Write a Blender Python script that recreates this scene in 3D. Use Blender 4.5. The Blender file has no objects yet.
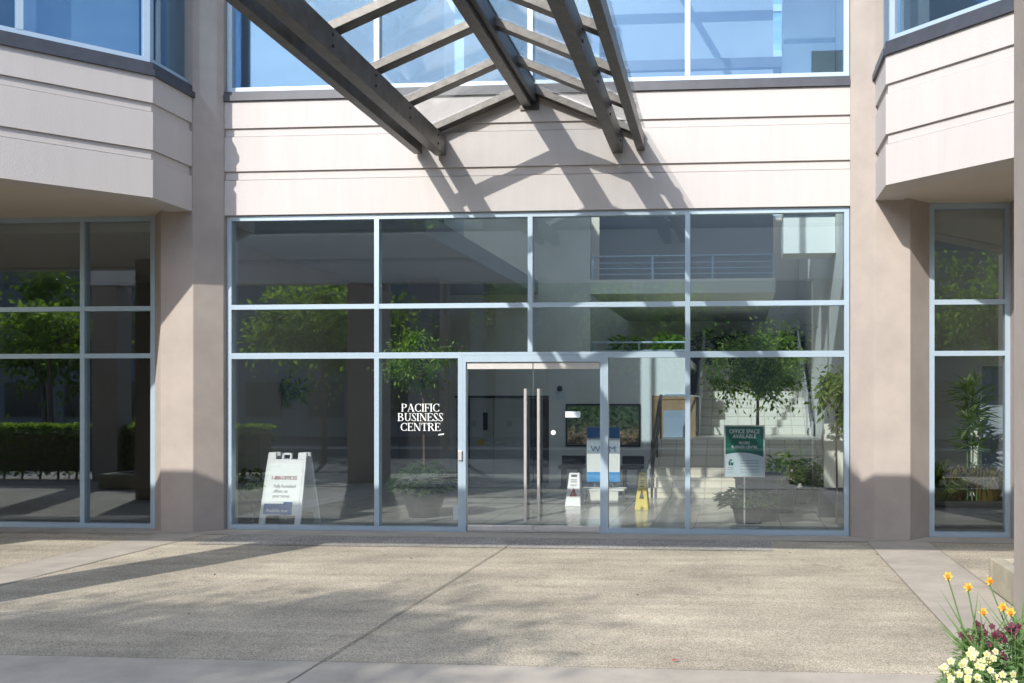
import bpy, math, random
from mathutils import Vector, Matrix
random.seed(11)
R = math.radians
scene = bpy.context.scene
col = scene.collection

# ------------------------------------------------------------------ camera, sky, sun, exposure
EYE = 1.724
TH = 4.395                                     # yaw to the left of the facade's normal, degrees
cd = bpy.data.cameras.new('camera'); cam = bpy.data.objects.new('camera', cd); col.objects.link(cam)
cam.location = (0, 0, EYE); cam.rotation_euler = (R(90), 0, R(TH))
cd.sensor_width = 36; cd.lens = 950/1024*36
cd.shift_x = -0.1494; cd.shift_y = 0.0591
cd.clip_start = 0.05; cd.clip_end = 3000
scene.camera = cam

SA, SB = 0.40, 0.68                            # light travels (SA, 1, -SB)
ELEV = math.atan2(SB, math.hypot(SA, 1)); AZ = math.atan2(-SA, -1)   # azimuth from +Y towards +X
w = bpy.data.worlds.new('World'); scene.world = w; w.use_nodes = True
wn = w.node_tree; wn.nodes.clear()
wo = wn.nodes.new('ShaderNodeOutputWorld'); bg = wn.nodes.new('ShaderNodeBackground')
sky = wn.nodes.new('ShaderNodeTexSky'); sky.sky_type = 'NISHITA'; sky.sun_disc = False
sky.sun_elevation = ELEV; sky.sun_rotation = AZ % (2*math.pi)
sky.air_density = 1.0; sky.dust_density = 1.1; sky.ozone_density = 2.5
bg.inputs['Strength'].default_value = 0.15
tcw = wn.nodes.new('ShaderNodeTexCoord'); mpw = wn.nodes.new('ShaderNodeMapping'); mpw.inputs['Scale'].default_value = (1, 1, 2.6)
nw = wn.nodes.new('ShaderNodeTexNoise'); nw.inputs['Scale'].default_value = 3.2; nw.inputs['Detail'].default_value = 9; nw.inputs['Roughness'].default_value = .6
rw = wn.nodes.new('ShaderNodeMapRange'); rw.inputs[1].default_value = .46; rw.inputs[2].default_value = .68; rw.inputs[3].default_value = 0; rw.inputs[4].default_value = .75
hw = wn.nodes.new('ShaderNodeHueSaturation'); hw.inputs['Saturation'].default_value = .25; hw.inputs['Value'].default_value = 1.35
xw = wn.nodes.new('ShaderNodeMix'); xw.data_type = 'RGBA'
wn.links.new(tcw.outputs['Generated'], mpw.inputs[0]); wn.links.new(mpw.outputs[0], nw.inputs['Vector']); wn.links.new(nw.outputs[0], rw.inputs[0])
wn.links.new(sky.outputs[0], hw.inputs['Color']); wn.links.new(rw.outputs[0], xw.inputs[0]); wn.links.new(sky.outputs[0], xw.inputs[6]); wn.links.new(hw.outputs[0], xw.inputs[7])
wn.links.new(xw.outputs[2], bg.inputs[0]); wn.links.new(bg.outputs[0], wo.inputs[0])
sl = bpy.data.lights.new('sun', 'SUN'); so = bpy.data.objects.new('sun', sl); col.objects.link(so)
sl.energy = 2.3; sl.angle = R(0.53); sl.color = (1.0, 0.955, 0.89)
so.rotation_euler = Vector((SA, 1, -SB)).to_track_quat('-Z', 'Y').to_euler()
scene.view_settings.view_transform = 'Standard'; scene.view_settings.look = 'None'
scene.view_settings.exposure = 1.08; scene.view_settings.gamma = 1
scene.view_settings.use_curve_mapping = False
cy = scene.cycles
cy.max_bounces = 10; cy.diffuse_bounces = 4; cy.glossy_bounces = 5; cy.transparent_max_bounces = 40
cy.caustics_reflective = False; cy.caustics_refractive = False
cy.use_denoising = True; cy.sample_clamp_indirect = 6
try: cy.denoiser = 'OPENIMAGEDENOISE'
except Exception: pass

# ------------------------------------------------------------------ helpers
D = 12.37                                      # distance of the glazed front, metres
C = -2.74                                      # its centre line
_th = R(TH); _cx = 512+0.1494*1024
def ray(px, py):
    a = (px-_cx)/950; c, s = math.cos(_th), math.sin(_th)
    return Vector((a*c-s, c+a*s, (402-py)/950))
def at(px, py, Y):
    r = ray(px, py); return Vector((r.x/r.y*Y, Y, EYE+r.z/r.y*Y))

class MB:
    def __init__(self): self.v = []; self.f = []
    def add(self, vs, fs):
        n = len(self.v); self.v += [tuple(p) for p in vs]; self.f += [tuple(i+n for i in f) for f in fs]; return self
    def box(self, x0, x1, y0, y1, z0, z1):
        vs = [(x, y, z) for z in (z0, z1) for x, y in ((x0, y0), (x1, y0), (x1, y1), (x0, y1))]
        return self.add(vs, [(3, 2, 1, 0), (4, 5, 6, 7), (0, 1, 5, 4), (1, 2, 6, 5), (2, 3, 7, 6), (3, 0, 4, 7)])
    def prism(self, pts, z0, z1):              # pts counter-clockwise from above
        n = len(pts)
        vs = [(x, y, z0) for x, y in pts]+[(x, y, z1) for x, y in pts]
        return self.add(vs, [tuple(range(n-1, -1, -1)), tuple(range(n, 2*n))]+[(i, (i+1) % n, n+(i+1) % n, n+i) for i in range(n)])
    def beam(self, a, b, wd, ht, up=(0, 0, 1)): # box bar from a to b
        a, b = Vector(a), Vector(b); d = (b-a).normalized(); s = d.cross(Vector(up)).normalized(); u = s.cross(d)
        vs = [p+s*i*wd/2+u*j*ht/2 for p in (a, b) for i, j in ((-1, -1), (1, -1), (1, 1), (-1, 1))]
        return self.add(vs, [(0, 1, 2, 3), (7, 6, 5, 4), (0, 4, 5, 1), (1, 5, 6, 2), (2, 6, 7, 3), (3, 7, 4, 0)])
    def tube(self, pts, r, n=8):               # r number or list
        pts = [Vector(p) for p in pts]; rs = r if isinstance(r, (list, tuple)) else [r]*len(pts)
        vs = []; k = len(pts)
        for i, p in enumerate(pts):
            d = (pts[min(i+1, k-1)]-pts[max(i-1, 0)]).normalized()
            ref = Vector((0, 0, 1)) if abs(d.z) < 0.9 else Vector((1, 0, 0))
            s = d.cross(ref).normalized(); u = s.cross(d)
            vs += [p+(s*math.cos(t)+u*math.sin(t))*rs[i] for t in (2*math.pi*j/n for j in range(n))]
        fs = [(i*n+j, (i+1)*n+j, (i+1)*n+(j+1) % n, i*n+(j+1) % n) for i in range(k-1) for j in range(n)]
        fs += [tuple(range(n)), tuple(range(k*n-1, (k-1)*n-1, -1))]
        return self.add(vs, fs)
    def lathe(self, c, prof, n=20):            # prof [(r,z)...] round a vertical axis at c
        c = Vector(c); k = len(prof); vs = []
        for r, z in prof: vs += [c+Vector((r*math.cos(2*math.pi*j/n), r*math.sin(2*math.pi*j/n), z)) for j in range(n)]
        fs = [(i*n+j, i*n+(j+1) % n, (i+1)*n+(j+1) % n, (i+1)*n+j) for i in range(k-1) for j in range(n)]
        fs += [tuple(range(n-1, -1, -1)), tuple(range((k-1)*n, k*n))]
        return self.add(vs, fs)
    def leaf(self, p, d, n, L, W):             # pointed leaf folded along its midrib
        d = Vector(d).normalized(); s = d.cross(Vector(n)); s = s.normalized() if s.length > 1e-4 else Vector((1, 0, 0)); u = s.cross(d)
        p = Vector(p)
        return self.add([p, p+d*L*.45+s*W/2+u*W*.12, p+d*L-u*L*.08, p+d*L*.45-s*W/2+u*W*.12], [(0, 1, 2), (0, 2, 3)])
    def build(self, name, m, parent=None, smooth=False, bevel=0):
        me = bpy.data.meshes.new(name); me.from_pydata(self.v, [], self.f); me.update()
        if m: me.materials.append(m)
        o = bpy.data.objects.new(name, me); col.objects.link(o)
        if smooth: me.polygons.foreach_set('use_smooth', [True]*len(me.polygons))
        if parent:
            o.parent = parent; q = parent; off = Vector((0, 0, 0))
            while q: off += q.location; q = q.parent
            me.transform(Matrix.Translation(-off))     # geometry given in world metres
        if bevel:
            b = o.modifiers.new('bevel', 'BEVEL'); b.width = bevel; b.segments = 2; b.limit_method = 'ANGLE'
        return o

def tag(o, label=None, cat=None, group=None, kind=None):
    if label: o['label'] = label
    if cat: o['category'] = cat
    if group: o['group'] = group
    if kind: o['kind'] = kind
    return o
def thing(name, loc, label, cat, group=None):
    o = bpy.data.objects.new(name, None); col.objects.link(o); o.location = loc; o.empty_display_size = .2
    return tag(o, label, cat, group)
def part(name, m, parent, fn=None, **k):
    mb = MB(); fn(mb); return mb.build(name, m, parent, **k)

# ------------------------------------------------------------------ materials
def mat(name, color, rough=.6, metal=0, var=0, vscale=2, bump=0, bscale=200, spec=.5, streak=False, coat=0):
    m = bpy.data.materials.new(name); m.use_nodes = True; nt = m.node_tree; b = nt.nodes['Principled BSDF']
    b.inputs['Base Color'].default_value = (*color, 1); b.inputs['Roughness'].default_value = rough
    b.inputs['Metallic'].default_value = metal; b.inputs['Specular IOR Level'].default_value = spec
    if coat: b.inputs['Coat Weight'].default_value = coat
    tc = nt.nodes.new('ShaderNodeTexCoord')
    if var:
        mp = nt.nodes.new('ShaderNodeMapping'); nt.links.new(tc.outputs['Object'], mp.inputs[0])
        if streak: mp.inputs['Scale'].default_value = (5, 5, .35)
        n = nt.nodes.new('ShaderNodeTexNoise'); n.inputs['Scale'].default_value = vscale; n.inputs['Detail'].default_value = 8; n.inputs['Roughness'].default_value = .65
        nt.links.new(mp.outputs[0], n.inputs['Vector'])
        r = nt.nodes.new('ShaderNodeMapRange'); r.inputs[1].default_value = .3; r.inputs[2].default_value = .7; r.inputs[3].default_value = 1-var; r.inputs[4].default_value = 1+var*.6
        nt.links.new(n.outputs[0], r.inputs[0])
        mx = nt.nodes.new('ShaderNodeMix'); mx.data_type = 'RGBA'; mx.blend_type = 'MULTIPLY'; mx.inputs[0].default_value = 1
        mx.inputs[6].default_value = (*color, 1); nt.links.new(r.outputs[0], mx.inputs[7]); nt.links.new(mx.outputs[2], b.inputs['Base Color'])
    if bump:
        n2 = nt.nodes.new('ShaderNodeTexNoise'); n2.inputs['Scale'].default_value = bscale; n2.inputs['Detail'].default_value = 4
        nt.links.new(tc.outputs['Object'], n2.inputs['Vector'])
        bp = nt.nodes.new('ShaderNodeBump'); bp.inputs['Strength'].default_value = bump; bp.inputs['Distance'].default_value = .01
        nt.links.new(n2.outputs[0], bp.inputs['Height']); nt.links.new(bp.outputs[0], b.inputs['Normal'])
    return m

def glass(name, base, tint, refl, dirt=0, power=5, wave=0):
    m = bpy.data.materials.new(name); m.use_nodes = True; nt = m.node_tree; nt.nodes.clear(); N = nt.nodes.new; L = nt.links.new
    o = N('ShaderNodeOutputMaterial'); mix = N('ShaderNodeMixShader'); tr = N('ShaderNodeBsdfTransparent'); gl = N('ShaderNodeBsdfGlossy')
    tr.inputs[0].default_value = (*tint, 1); gl.inputs[0].default_value = (*refl, 1); gl.inputs['Roughness'].default_value = 0
    lw = N('ShaderNodeLayerWeight'); lw.inputs[0].default_value = .5
    pw = N('ShaderNodeMath'); pw.operation = 'POWER'; pw.inputs[1].default_value = power; L(lw.outputs['Facing'], pw.inputs[0])
    mr = N('ShaderNodeMapRange'); mr.inputs[3].default_value = base; mr.inputs[4].default_value = 1; L(pw.outputs[0], mr.inputs[0])
    L(mr.outputs[0], mix.inputs[0]); L(tr.outputs[0], mix.inputs[1]); L(gl.outputs[0], mix.inputs[2]); last = mix
    tc = N('ShaderNodeTexCoord')
    if wave:
        n = N('ShaderNodeTexNoise'); n.inputs['Scale'].default_value = .8; n.inputs['Detail'].default_value = 1; L(tc.outputs['Object'], n.inputs['Vector'])
        bp = N('ShaderNodeBump'); bp.inputs['Strength'].default_value = wave; bp.inputs['Distance'].default_value = .01
        L(n.outputs[0], bp.inputs['Height']); L(bp.outputs[0], gl.inputs['Normal'])
    if dirt:
        df = N('ShaderNodeBsdfDiffuse'); df.inputs[0].default_value = (.55, .55, .5, 1)
        tl = N('ShaderNodeBsdfTranslucent'); tl.inputs[0].default_value = (.75, .75, .68, 1); m0 = N('ShaderNodeMixShader'); L(df.outputs[0], m0.inputs[1]); L(tl.outputs[0], m0.inputs[2])
        n = N('ShaderNodeTexNoise'); n.inputs['Scale'].default_value = 3; n.inputs['Detail'].default_value = 8; n.inputs['Roughness'].default_value = .7; L(tc.outputs['Object'], n.inputs['Vector'])
        r = N('ShaderNodeMapRange'); r.inputs[1].default_value = .38; r.inputs[2].default_value = .75; r.inputs[3].default_value = dirt*.3; r.inputs[4].default_value = dirt*2.2; L(n.outputs[0], r.inputs[0])
        m2 = N('ShaderNodeMixShader'); L(r.outputs[0], m2.inputs[0]); L(mix.outputs[0], m2.inputs[1]); L(m0.outputs[0], m2.inputs[2]); last = m2
    L(last.outputs[0], o.inputs[0]); return m

def leafmat(name, c1, c2, trans=.45, rough=.6):
    m = bpy.data.materials.new(name); m.use_nodes = True; nt = m.node_tree; nt.nodes.clear(); N = nt.nodes.new; L = nt.links.new
    o = N('ShaderNodeOutputMaterial'); g = N('ShaderNodeNewGeometry'); cr = N('ShaderNodeMix'); cr.data_type = 'RGBA'
    L(g.outputs['Random Per Island'], cr.inputs[0]); cr.inputs[6].default_value = (*c1, 1); cr.inputs[7].default_value = (*c2, 1)
    p = N('ShaderNodeBsdfPrincipled'); p.inputs['Roughness'].default_value = rough; L(cr.outputs[2], p.inputs['Base Color'])
    t = N('ShaderNodeBsdfTranslucent'); br = N('ShaderNodeMix'); br.data_type = 'RGBA'; br.blend_type = 'MULTIPLY'; br.inputs[0].default_value = 1
    br.inputs[7].default_value = (1.5, 1.6, .7, 1); L(cr.outputs[2], br.inputs[6]); L(br.outputs[2], t.inputs[0])
    mx = N('ShaderNodeMixShader'); mx.inputs[0].default_value = trans; L(p.outputs[0], mx.inputs[1]); L(t.outputs[0], mx.inputs[2]); L(mx.outputs[0], o.inputs[0])
    return m

def tilemat(name, color, grout, bw, bh, rough=.3, mortar=.012, var=.06):
    m = bpy.data.materials.new(name); m.use_nodes = True; nt = m.node_tree; b = nt.nodes['Principled BSDF']; N = nt.nodes.new; L = nt.links.new
    tc = N('ShaderNodeTexCoord'); sep = N('ShaderNodeSeparateXYZ'); L(tc.outputs['Object'], sep.inputs[0])
    ad = N('ShaderNodeMath'); ad.operation = 'ADD'; L(sep.outputs[1], ad.inputs[0]); L(sep.outputs[2], ad.inputs[1])
    cb = N('ShaderNodeCombineXYZ'); L(sep.outputs[0], cb.inputs[0]); L(ad.outputs[0], cb.inputs[1])
    br = N('ShaderNodeTexBrick'); br.offset = 0; br.inputs['Scale'].default_value = 1; br.inputs['Brick Width'].default_value = bw; br.inputs['Row Height'].default_value = bh
    br.inputs['Mortar Size'].default_value = mortar; br.inputs['Color1'].default_value = (*color, 1); br.inputs['Color2'].default_value = (*[c*(1-var) for c in color], 1); br.inputs['Mortar'].default_value = (*grout, 1)
    L(cb.outputs[0], br.inputs[0]); L(br.outputs[0], b.inputs['Base Color']); b.inputs['Roughness'].default_value = rough
    return m

def aggregate(name, base, dark, light, scale=110):
    m = bpy.data.materials.new(name); m.use_nodes = True; nt = m.node_tree; b = nt.nodes['Principled BSDF']; N = nt.nodes.new; L = nt.links.new
    tc = N('ShaderNodeTexCoord'); vo = N('ShaderNodeTexVoronoi'); vo.inputs['Scale'].default_value = scale; L(tc.outputs['Object'], vo.inputs['Vector'])
    cr = N('ShaderNodeValToRGB'); el = cr.color_ramp.elements
    el[0].position = 0; el[0].color = (*dark, 1); el[1].position = 1; el[1].color = (*light, 1)
    e = cr.color_ramp.elements.new(.45); e.color = (*base, 1)
    st = N('ShaderNodeTexNoise'); st.inputs['Scale'].default_value = 2.6; st.inputs['Detail'].default_value = 3; st.inputs['Distortion'].default_value = 1.2; L(tc.outputs['Object'], st.inputs['Vector'])
    sr = N('ShaderNodeMapRange'); sr.inputs[1].default_value = .62; sr.inputs[2].default_value = .72; sr.inputs[3].default_value = 1; sr.inputs[4].default_value = .80; L(st.outputs[0], sr.inputs[0])
    hs = N('ShaderNodeSeparateColor'); L(vo.outputs['Color'], hs.inputs[0]); L(hs.outputs[0], cr.inputs[0])
    n = N('ShaderNodeTexNoise'); n.inputs['Scale'].default_value = .9; n.inputs['Detail'].default_value = 9; n.inputs['Roughness'].default_value = .62; L(tc.outputs['Object'], n.inputs['Vector'])
    r = N('ShaderNodeMapRange'); r.inputs[1].default_value = .3; r.inputs[2].default_value = .7; r.inputs[3].default_value = .70; r.inputs[4].default_value = 1.16; L(n.outputs[0], r.inputs[0])
    mp = N('ShaderNodeMapping'); mp.inputs['Scale'].default_value = (.5, 3.2, 1); L(tc.outputs['Object'], mp.inputs[0])
    n3 = N('ShaderNodeTexNoise'); n3.inputs['Scale'].default_value = 1.3; n3.inputs['Detail'].default_value = 7; L(mp.outputs[0], n3.inputs['Vector'])
    r3 = N('ShaderNodeMapRange'); r3.inputs[1].default_value = .35; r3.inputs[2].default_value = .65; r3.inputs[3].default_value = .86; r3.inputs[4].default_value = 1.08; L(n3.outputs[0], r3.inputs[0])
    m0 = N('ShaderNodeMath'); m0.operation = 'MULTIPLY'; L(r.outputs[0], m0.inputs[0]); L(r3.outputs[0], m0.inputs[1])
    mu = N('ShaderNodeMath'); mu.operation = 'MULTIPLY'; L(m0.outputs[0], mu.inputs[0]); L(sr.outputs[0], mu.inputs[1])
    mx = N('ShaderNodeMix'); mx.data_type = 'RGBA'; mx.blend_type = 'MULTIPLY'; mx.inputs[0].default_value = 1; L(cr.outputs[0], mx.inputs[6]); L(mu.outputs[0], mx.inputs[7]); L(mx.outputs[2], b.inputs['Base Color'])
    b.inputs['Roughness'].default_value = .85
    bp = N('ShaderNodeBump'); bp.inputs['Strength'].default_value = .5; bp.inputs['Distance'].default_value = .006; L(vo.outputs['Distance'], bp.inputs['Height']); L(bp.outputs[0], b.inputs['Normal'])
    return m

M = dict(
 spandrel=mat('painted_concrete', (.525, .492, .472), .75, var=.045, vscale=1.5, bump=.25, bscale=60, streak=True),
 column=mat('column_stucco', (.42, .365, .325), .85, var=.11, vscale=2.0, bump=.4, bscale=150),
 soffit=mat('soffit_stucco', (.56, .50, .43), .9, var=.05),
 cap=mat('dark_metal_cap', (.06, .063, .078), .4, .1, var=.2, vscale=6),
 frame=mat('anodised_aluminium', (.44, .55, .64), .3, .25, var=.05, vscale=4),
 steel=mat('brushed_steel', (.80, .77, .74), .32, .6, var=.08, vscale=9),
 bronze=mat('weathered_beam', (.125, .118, .11), .42, .5, var=.35, vscale=7, bump=.15, bscale=30),
 wall=mat('lobby_plaster', (.80, .80, .74), .85, var=.04), white=mat('white_plaster', (.84, .83, .76), .8, var=.03),
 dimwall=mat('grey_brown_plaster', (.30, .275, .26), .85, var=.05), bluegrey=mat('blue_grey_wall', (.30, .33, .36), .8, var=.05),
 portal=mat('pale_painted_concrete', (.78, .80, .82), .75, var=.06),
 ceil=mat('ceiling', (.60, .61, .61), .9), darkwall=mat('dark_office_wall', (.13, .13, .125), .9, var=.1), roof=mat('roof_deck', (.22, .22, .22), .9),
 tile=tilemat('stair_tile', (.82, .76, .64), (.60, .54, .44), .30, .165, .35), floor=tilemat('floor_tile', (.50, .48, .43), (.3, .29, .27), .6, .6, .18),
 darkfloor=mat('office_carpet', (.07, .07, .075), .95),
 agg=aggregate('exposed_aggregate', (.50, .435, .325), (.23, .20, .15), (.72, .64, .50), 150),
 agg2=aggregate('grey_aggregate', (.36, .335, .29), (.13, .12, .11), (.62, .58, .52)),
 conc=mat('smooth_concrete', (.47, .42, .35), .8, var=.24, vscale=1.9, bump=.2, bscale=120), joint=mat('joint_filler', (.24, .22, .18), .95),
 curb=mat('weathered_concrete', (.44, .40, .30), .9, var=.22, vscale=5, bump=.5, bscale=70),
 asphalt=mat('asphalt', (.055, .055, .057), .9, var=.15, bump=.4, bscale=80), soil=mat('soil', (.05, .035, .025), 1, var=.4, vscale=30, bump=1, bscale=60),
 black=mat('black_plastic', (.018, .018, .02), .4), pot=mat('dark_pot', (.022, .024, .026), .45, var=.2),
 wplast=mat('white_plastic', (.80, .80, .80), .4), yellow=mat('yellow_plastic', (.62, .47, .02), .4), red=mat('red_print', (.55, .05, .04), .5),
 maroon=mat('maroon_print', (.30, .02, .06), .5), grey=mat('grey_print', (.35, .35, .37), .5), blue=mat('blue_print', (.012, .10, .32), .45), lblue=mat('light_blue_print', (.03, .30, .68), .45),
 navy=mat('navy_print', (.01, .035, .13), .45), green=mat('green_print', (.006, .14, .085), .45, var=.2, vscale=4), teal=mat('pale_print', (.62, .72, .76), .45), ink=mat('black_print', (.02, .02, .02), .5),
 vinyl=mat('white_vinyl', (.86, .88, .86), .5), wood=mat('wood_trim', (.36, .23, .12), .5, var=.2, vscale=12), doorp=mat('door_paint', (.50, .51, .48), .5, var=.04),
 brownpost=mat('bark', (.15, .11, .075), .9, var=.3, vscale=9, bump=.8, bscale=40), blind=mat('roller_blind', (.30, .36, .42), .8), glassdark=mat('dark_glass_panel', (.03, .035, .04), .1),
 street=mat('street_wall', (.20, .20, .20), .85, var=.1), brick=mat('warm_wall', (.20, .18, .165), .85, var=.1),
 gl=glass('storefront_glass', .12, (.94, .96, .96), (.80, .90, 1.0), wave=.035),
 glu=glass('upper_glass', .10, (.80, .90, .97), (.44, .70, 1.0), wave=.08),
 glc=glass('canopy_glass', .055, (.985, .99, .985), (.9, .95, 1), dirt=.03),
 ficus=leafmat('ficus_leaf', (.09, .18, .04), (.32, .46, .12), .5), dk=leafmat('dark_leaf', (.03, .075, .022), (.08, .16, .045), .35),
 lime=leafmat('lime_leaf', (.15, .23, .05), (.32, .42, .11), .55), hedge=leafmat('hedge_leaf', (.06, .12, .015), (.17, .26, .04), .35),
 fern=leafmat('brown_fern', (.22, .13, .03), (.12, .14, .03), .3), stem=leafmat('stem_green', (.13, .24, .08), (.22, .34, .14), .35),
 straw=leafmat('yellow_foliage', (.28, .26, .04), (.10, .16, .03), .4),
 daff=leafmat('daffodil_orange', (.80, .48, .06), (.82, .58, .12), .3, .6), daffc=leafmat('daffodil_cup', (.75, .22, .01), (.8, .28, .02), .3, .6),
 mar=leafmat('maroon_petal', (.07, .006, .02), (.16, .02, .05), .2, .6), wpet=leafmat('cream_petal', (.66, .62, .30), (.74, .72, .55), .3, .6), yel=mat('yellow_eye', (.75, .55, .03), .6),
)

# ------------------------------------------------------------------ ground and paving
GM = MB(); GM.add([(-900, -900, -.02), (900, -900, -.02), (900, 900, -.02), (-900, 900, -.02)], [(0, 1, 2, 3)])
tag(GM.build('ground', M['asphalt']), kind='structure')
def sheet(name, m, x0, x1, y0, y1, z):
    o = MB().add([(x0, y0, z), (x1, y0, z), (x1, y1, z), (x0, y1, z)], [(0, 1, 2, 3)]).build(name, m)
    return tag(o, kind='structure')
sheet('plaza_paving', M['agg'], -30, 24, 2.5, D-.52, 0)
sheet('driveway', M['asphalt'], -60, 60, -9, 2.5, -.004)
sheet('pavement', M['conc'], -60, 60, -11, -9, 0)
sheet('concrete_band', M['conc'], -7.60, -6.90, 2.5, D-.52, .004)
sheet('concrete_band', M['conc'], 1.58, 2.33, 2.5, D-.52, .004)
sheet('concrete_band', M['conc'], -30, 24, 4.9, 6.08, .008)
sheet('entrance_apron', M['conc'], -16, 10.5, D-.52, D-.02, .003)
sheet('grey_paving', M['agg2'], -6.55, .4, D-1.35, D-.521, .006)
def joint(x0, x1, y0, y1): sheet('paving_joint', M['joint'], x0, x1, y0, y1, .012)
joint(C-.008, C+.004, 2.5, D-.53)
for x in (-7.60, -6.90, 1.58, 2.33): joint(x-.003, x+.003, 6.1, D-.53)
joint(-30, 24, 6.08, 6.088); joint(-16, 10.5, D-.53, D-.518); joint(-30, -7.6, 9.2, 9.212); joint(2.33, 24, 9.2, 9.212)
sheet('lobby_floor', M['floor'], -7.35, 1.9, D+.02, 20.2, .004)
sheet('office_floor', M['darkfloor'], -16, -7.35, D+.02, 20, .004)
sheet('office_floor', M['floor'], 1.9, 10.4, D+.02, 20, .004)

# ------------------------------------------------------------------ the building
B = thing('office_building', (C, D+4, 0), 'cream concrete office building with a glazed entrance front between two bays', 'building')
ZB, ZC, ZW, ZH, ZR = 4.24, 5.775, 5.905, 9.2, 11.3

def offset(pts, d):                            # offset a polyline to its right-hand side by d with mitred corners
    out = []
    P = [Vector(p) for p in pts]
    for i, p in enumerate(P):
        ns = []
        if i > 0: e = (P[i]-P[i-1]).normalized(); ns.append(Vector((e.y, -e.x)))
        if i < len(P)-1: e = (P[i+1]-P[i]).normalized(); ns.append(Vector((e.y, -e.x)))
        n = sum(ns, Vector((0, 0))).normalized(); out.append(p+n*d/max(.3, n.dot(ns[0])))
    return out
def strip(mb, pts, d0, d1, z0, z1):            # wall strip between offsets d0<d1 to the right of the line
    a, b = offset(pts, d1), offset(pts, d0); poly = [tuple(p) for p in a]+[tuple(p) for p in reversed(b)]
    # make counter-clockwise
    A = sum(poly[i][0]*poly[(i+1) % len(poly)][1]-poly[(i+1) % len(poly)][0]*poly[i][1] for i in range(len(poly)))
    if A < 0: poly.reverse()
    n = len(poly)//2; full = poly
    # split in segments so every piece is convex
    for i in range(len(pts)-1):
        q = [tuple(a[i]), tuple(a[i+1]), tuple(b[i+1]), tuple(b[i])]
        Q = sum(q[j][0]*q[(j+1) % 4][1]-q[(j+1) % 4][0]*q[j][1] for j in range(4))
        if Q < 0: q.reverse()
        mb.prism(q, z0, z1)
def banded(parent, pts, cap2=False):
    def f(mb):
        strip(mb, pts, -.30, 0, ZB, ZC)
        for z0, z1 in ((ZB, 4.71), (4.83, 5.295), (5.41, ZC)): strip(mb, pts, .001, .050, z0+.0015, z1-.0015)
        for z0, z1 in ((4.722, 4.829), (5.307, 5.409)): strip(mb, pts, .0015, .020, z0, z1)
    part('spandrel', M['spandrel'], parent, f, bevel=0)
    def g(mb):
        lo = ZC-(.035 if cap2 else 0); strip(mb, pts, -.25 if not cap2 else .046, .085, lo, lo+.075); strip(mb, pts, -.25, .055, ZC+(.076 if not cap2 else .041), ZW)
    part('window_sill', M['cap'], parent, g)

mir = lambda pts: [(2*C-x, y) for x, y in reversed(pts)]
main = [(-6.885-.02, D+.0), (1.412+.02, D+.0)]
leftbay = [(-16, 7.55), (-10.75, 7.55), (C-4.50, D-1.16), (C-4.50, D-.2)]
# left bay seen from the court: walking from far left to the column keeps the court on the right
rightbay = mir(leftbay)
banded(B, main)
banded(B, leftbay, True)
banded(B, rightbay, True)

# columns with chamfered corners
def colshape(xo, xi):                          # xo outer edge, xi inner (facade) edge
    s = 1 if xi > xo else -1
    p = [(xo, D+.3), (xo, D), (xo+s*.30, D-.34), (xi-s*.27, D-.34), (xi, D-.07), (xi, D), (xi, D+.3)]
    return p if s > 0 else p[::-1]
for xo, xi in ((-7.92, -6.905), (2.44, 1.432)):
    part('column', M['column'], B, lambda mb: mb.prism(colshape(xo, xi), 0, ZR), bevel=.008)
# far columns carrying the bays
for x in (-10.3, -15.6): 
    part('column', M['column'], B, lambda mb: mb.box(x-.35, x+.35, 8.1, 8.8, 0, ZB-.002), bevel=.02)
    part('column', M['column'], B, lambda mb: mb.box(2*C-x-.35, 2*C-x+.35, 8.1, 8.8, 0, ZB-.002), bevel=.02)
# soffits and floors of the bays
def wingpoly(pts): return [tuple(p) for p in offset(pts, -.31)]
lp = wingpoly(leftbay)
lpoly = lp+[(C-4.19-.0, D+.3), (-16, D+.3)]
rpoly = [(2*C-x, y) for x, y in reversed(lpoly)]
for poly in (lpoly, rpoly):
    part('soffit', M['soffit'], B, lambda mb: mb.prism(poly, ZB+.02, ZB+.12))
    part('upper_floor', M['roof'], B, lambda mb: mb.prism(poly, ZC-.2, ZC+.0))
    part('upper_ceiling', M['ceil'], B, lambda mb: mb.prism(poly, ZH+.05, ZH+.15))
# wall above the upper windows
part('parapet', M['spandrel'], B, lambda mb: strip(mb, main, -.3, .06, ZH, ZR))
part('parapet', M['spandrel'], B, lambda mb: strip(mb, leftbay, -.3, .06, ZH, ZR))
part('parapet', M['spandrel'], B, lambda mb: strip(mb, rightbay, -.3, .06, ZH, ZR))
for q in ((-16, -6.9, D+.31, 27.4), (1.3, 10.5, D+.31, 27.4), (-6.899, 1.299, D+.31, 13.6), (-6.899, 1.299, 26.2, 27.4)):
    part('roof', M['roof'], B, lambda mb: mb.box(q[0], q[1], q[2], q[3], ZR-.3, ZR-.02))
skl = part('skylight', M['frame'], B, lambda mb: ([mb.box(-6.9, 1.3, y-.05, y+.05, ZR-.15, ZR+.02) for y in (13.65, 16.8, 20, 23.1, 26.15)], [mb.box(x-.05, x+.05, 13.7, 26.1, ZR-.13, ZR-.0) for x in (-6.85, -4.2, -1.5, 1.25)]))
part('pane', M['gl'], skl, lambda mb: mb.box(-6.8, 1.2, 13.7, 26.1, ZR+.021, ZR+.033))
for poly in (lpoly, rpoly): part('roof', M['roof'], B, lambda mb: mb.prism([(x, min(y, D+.3)) for x, y in poly], ZR-.3, ZR-.02))

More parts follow.
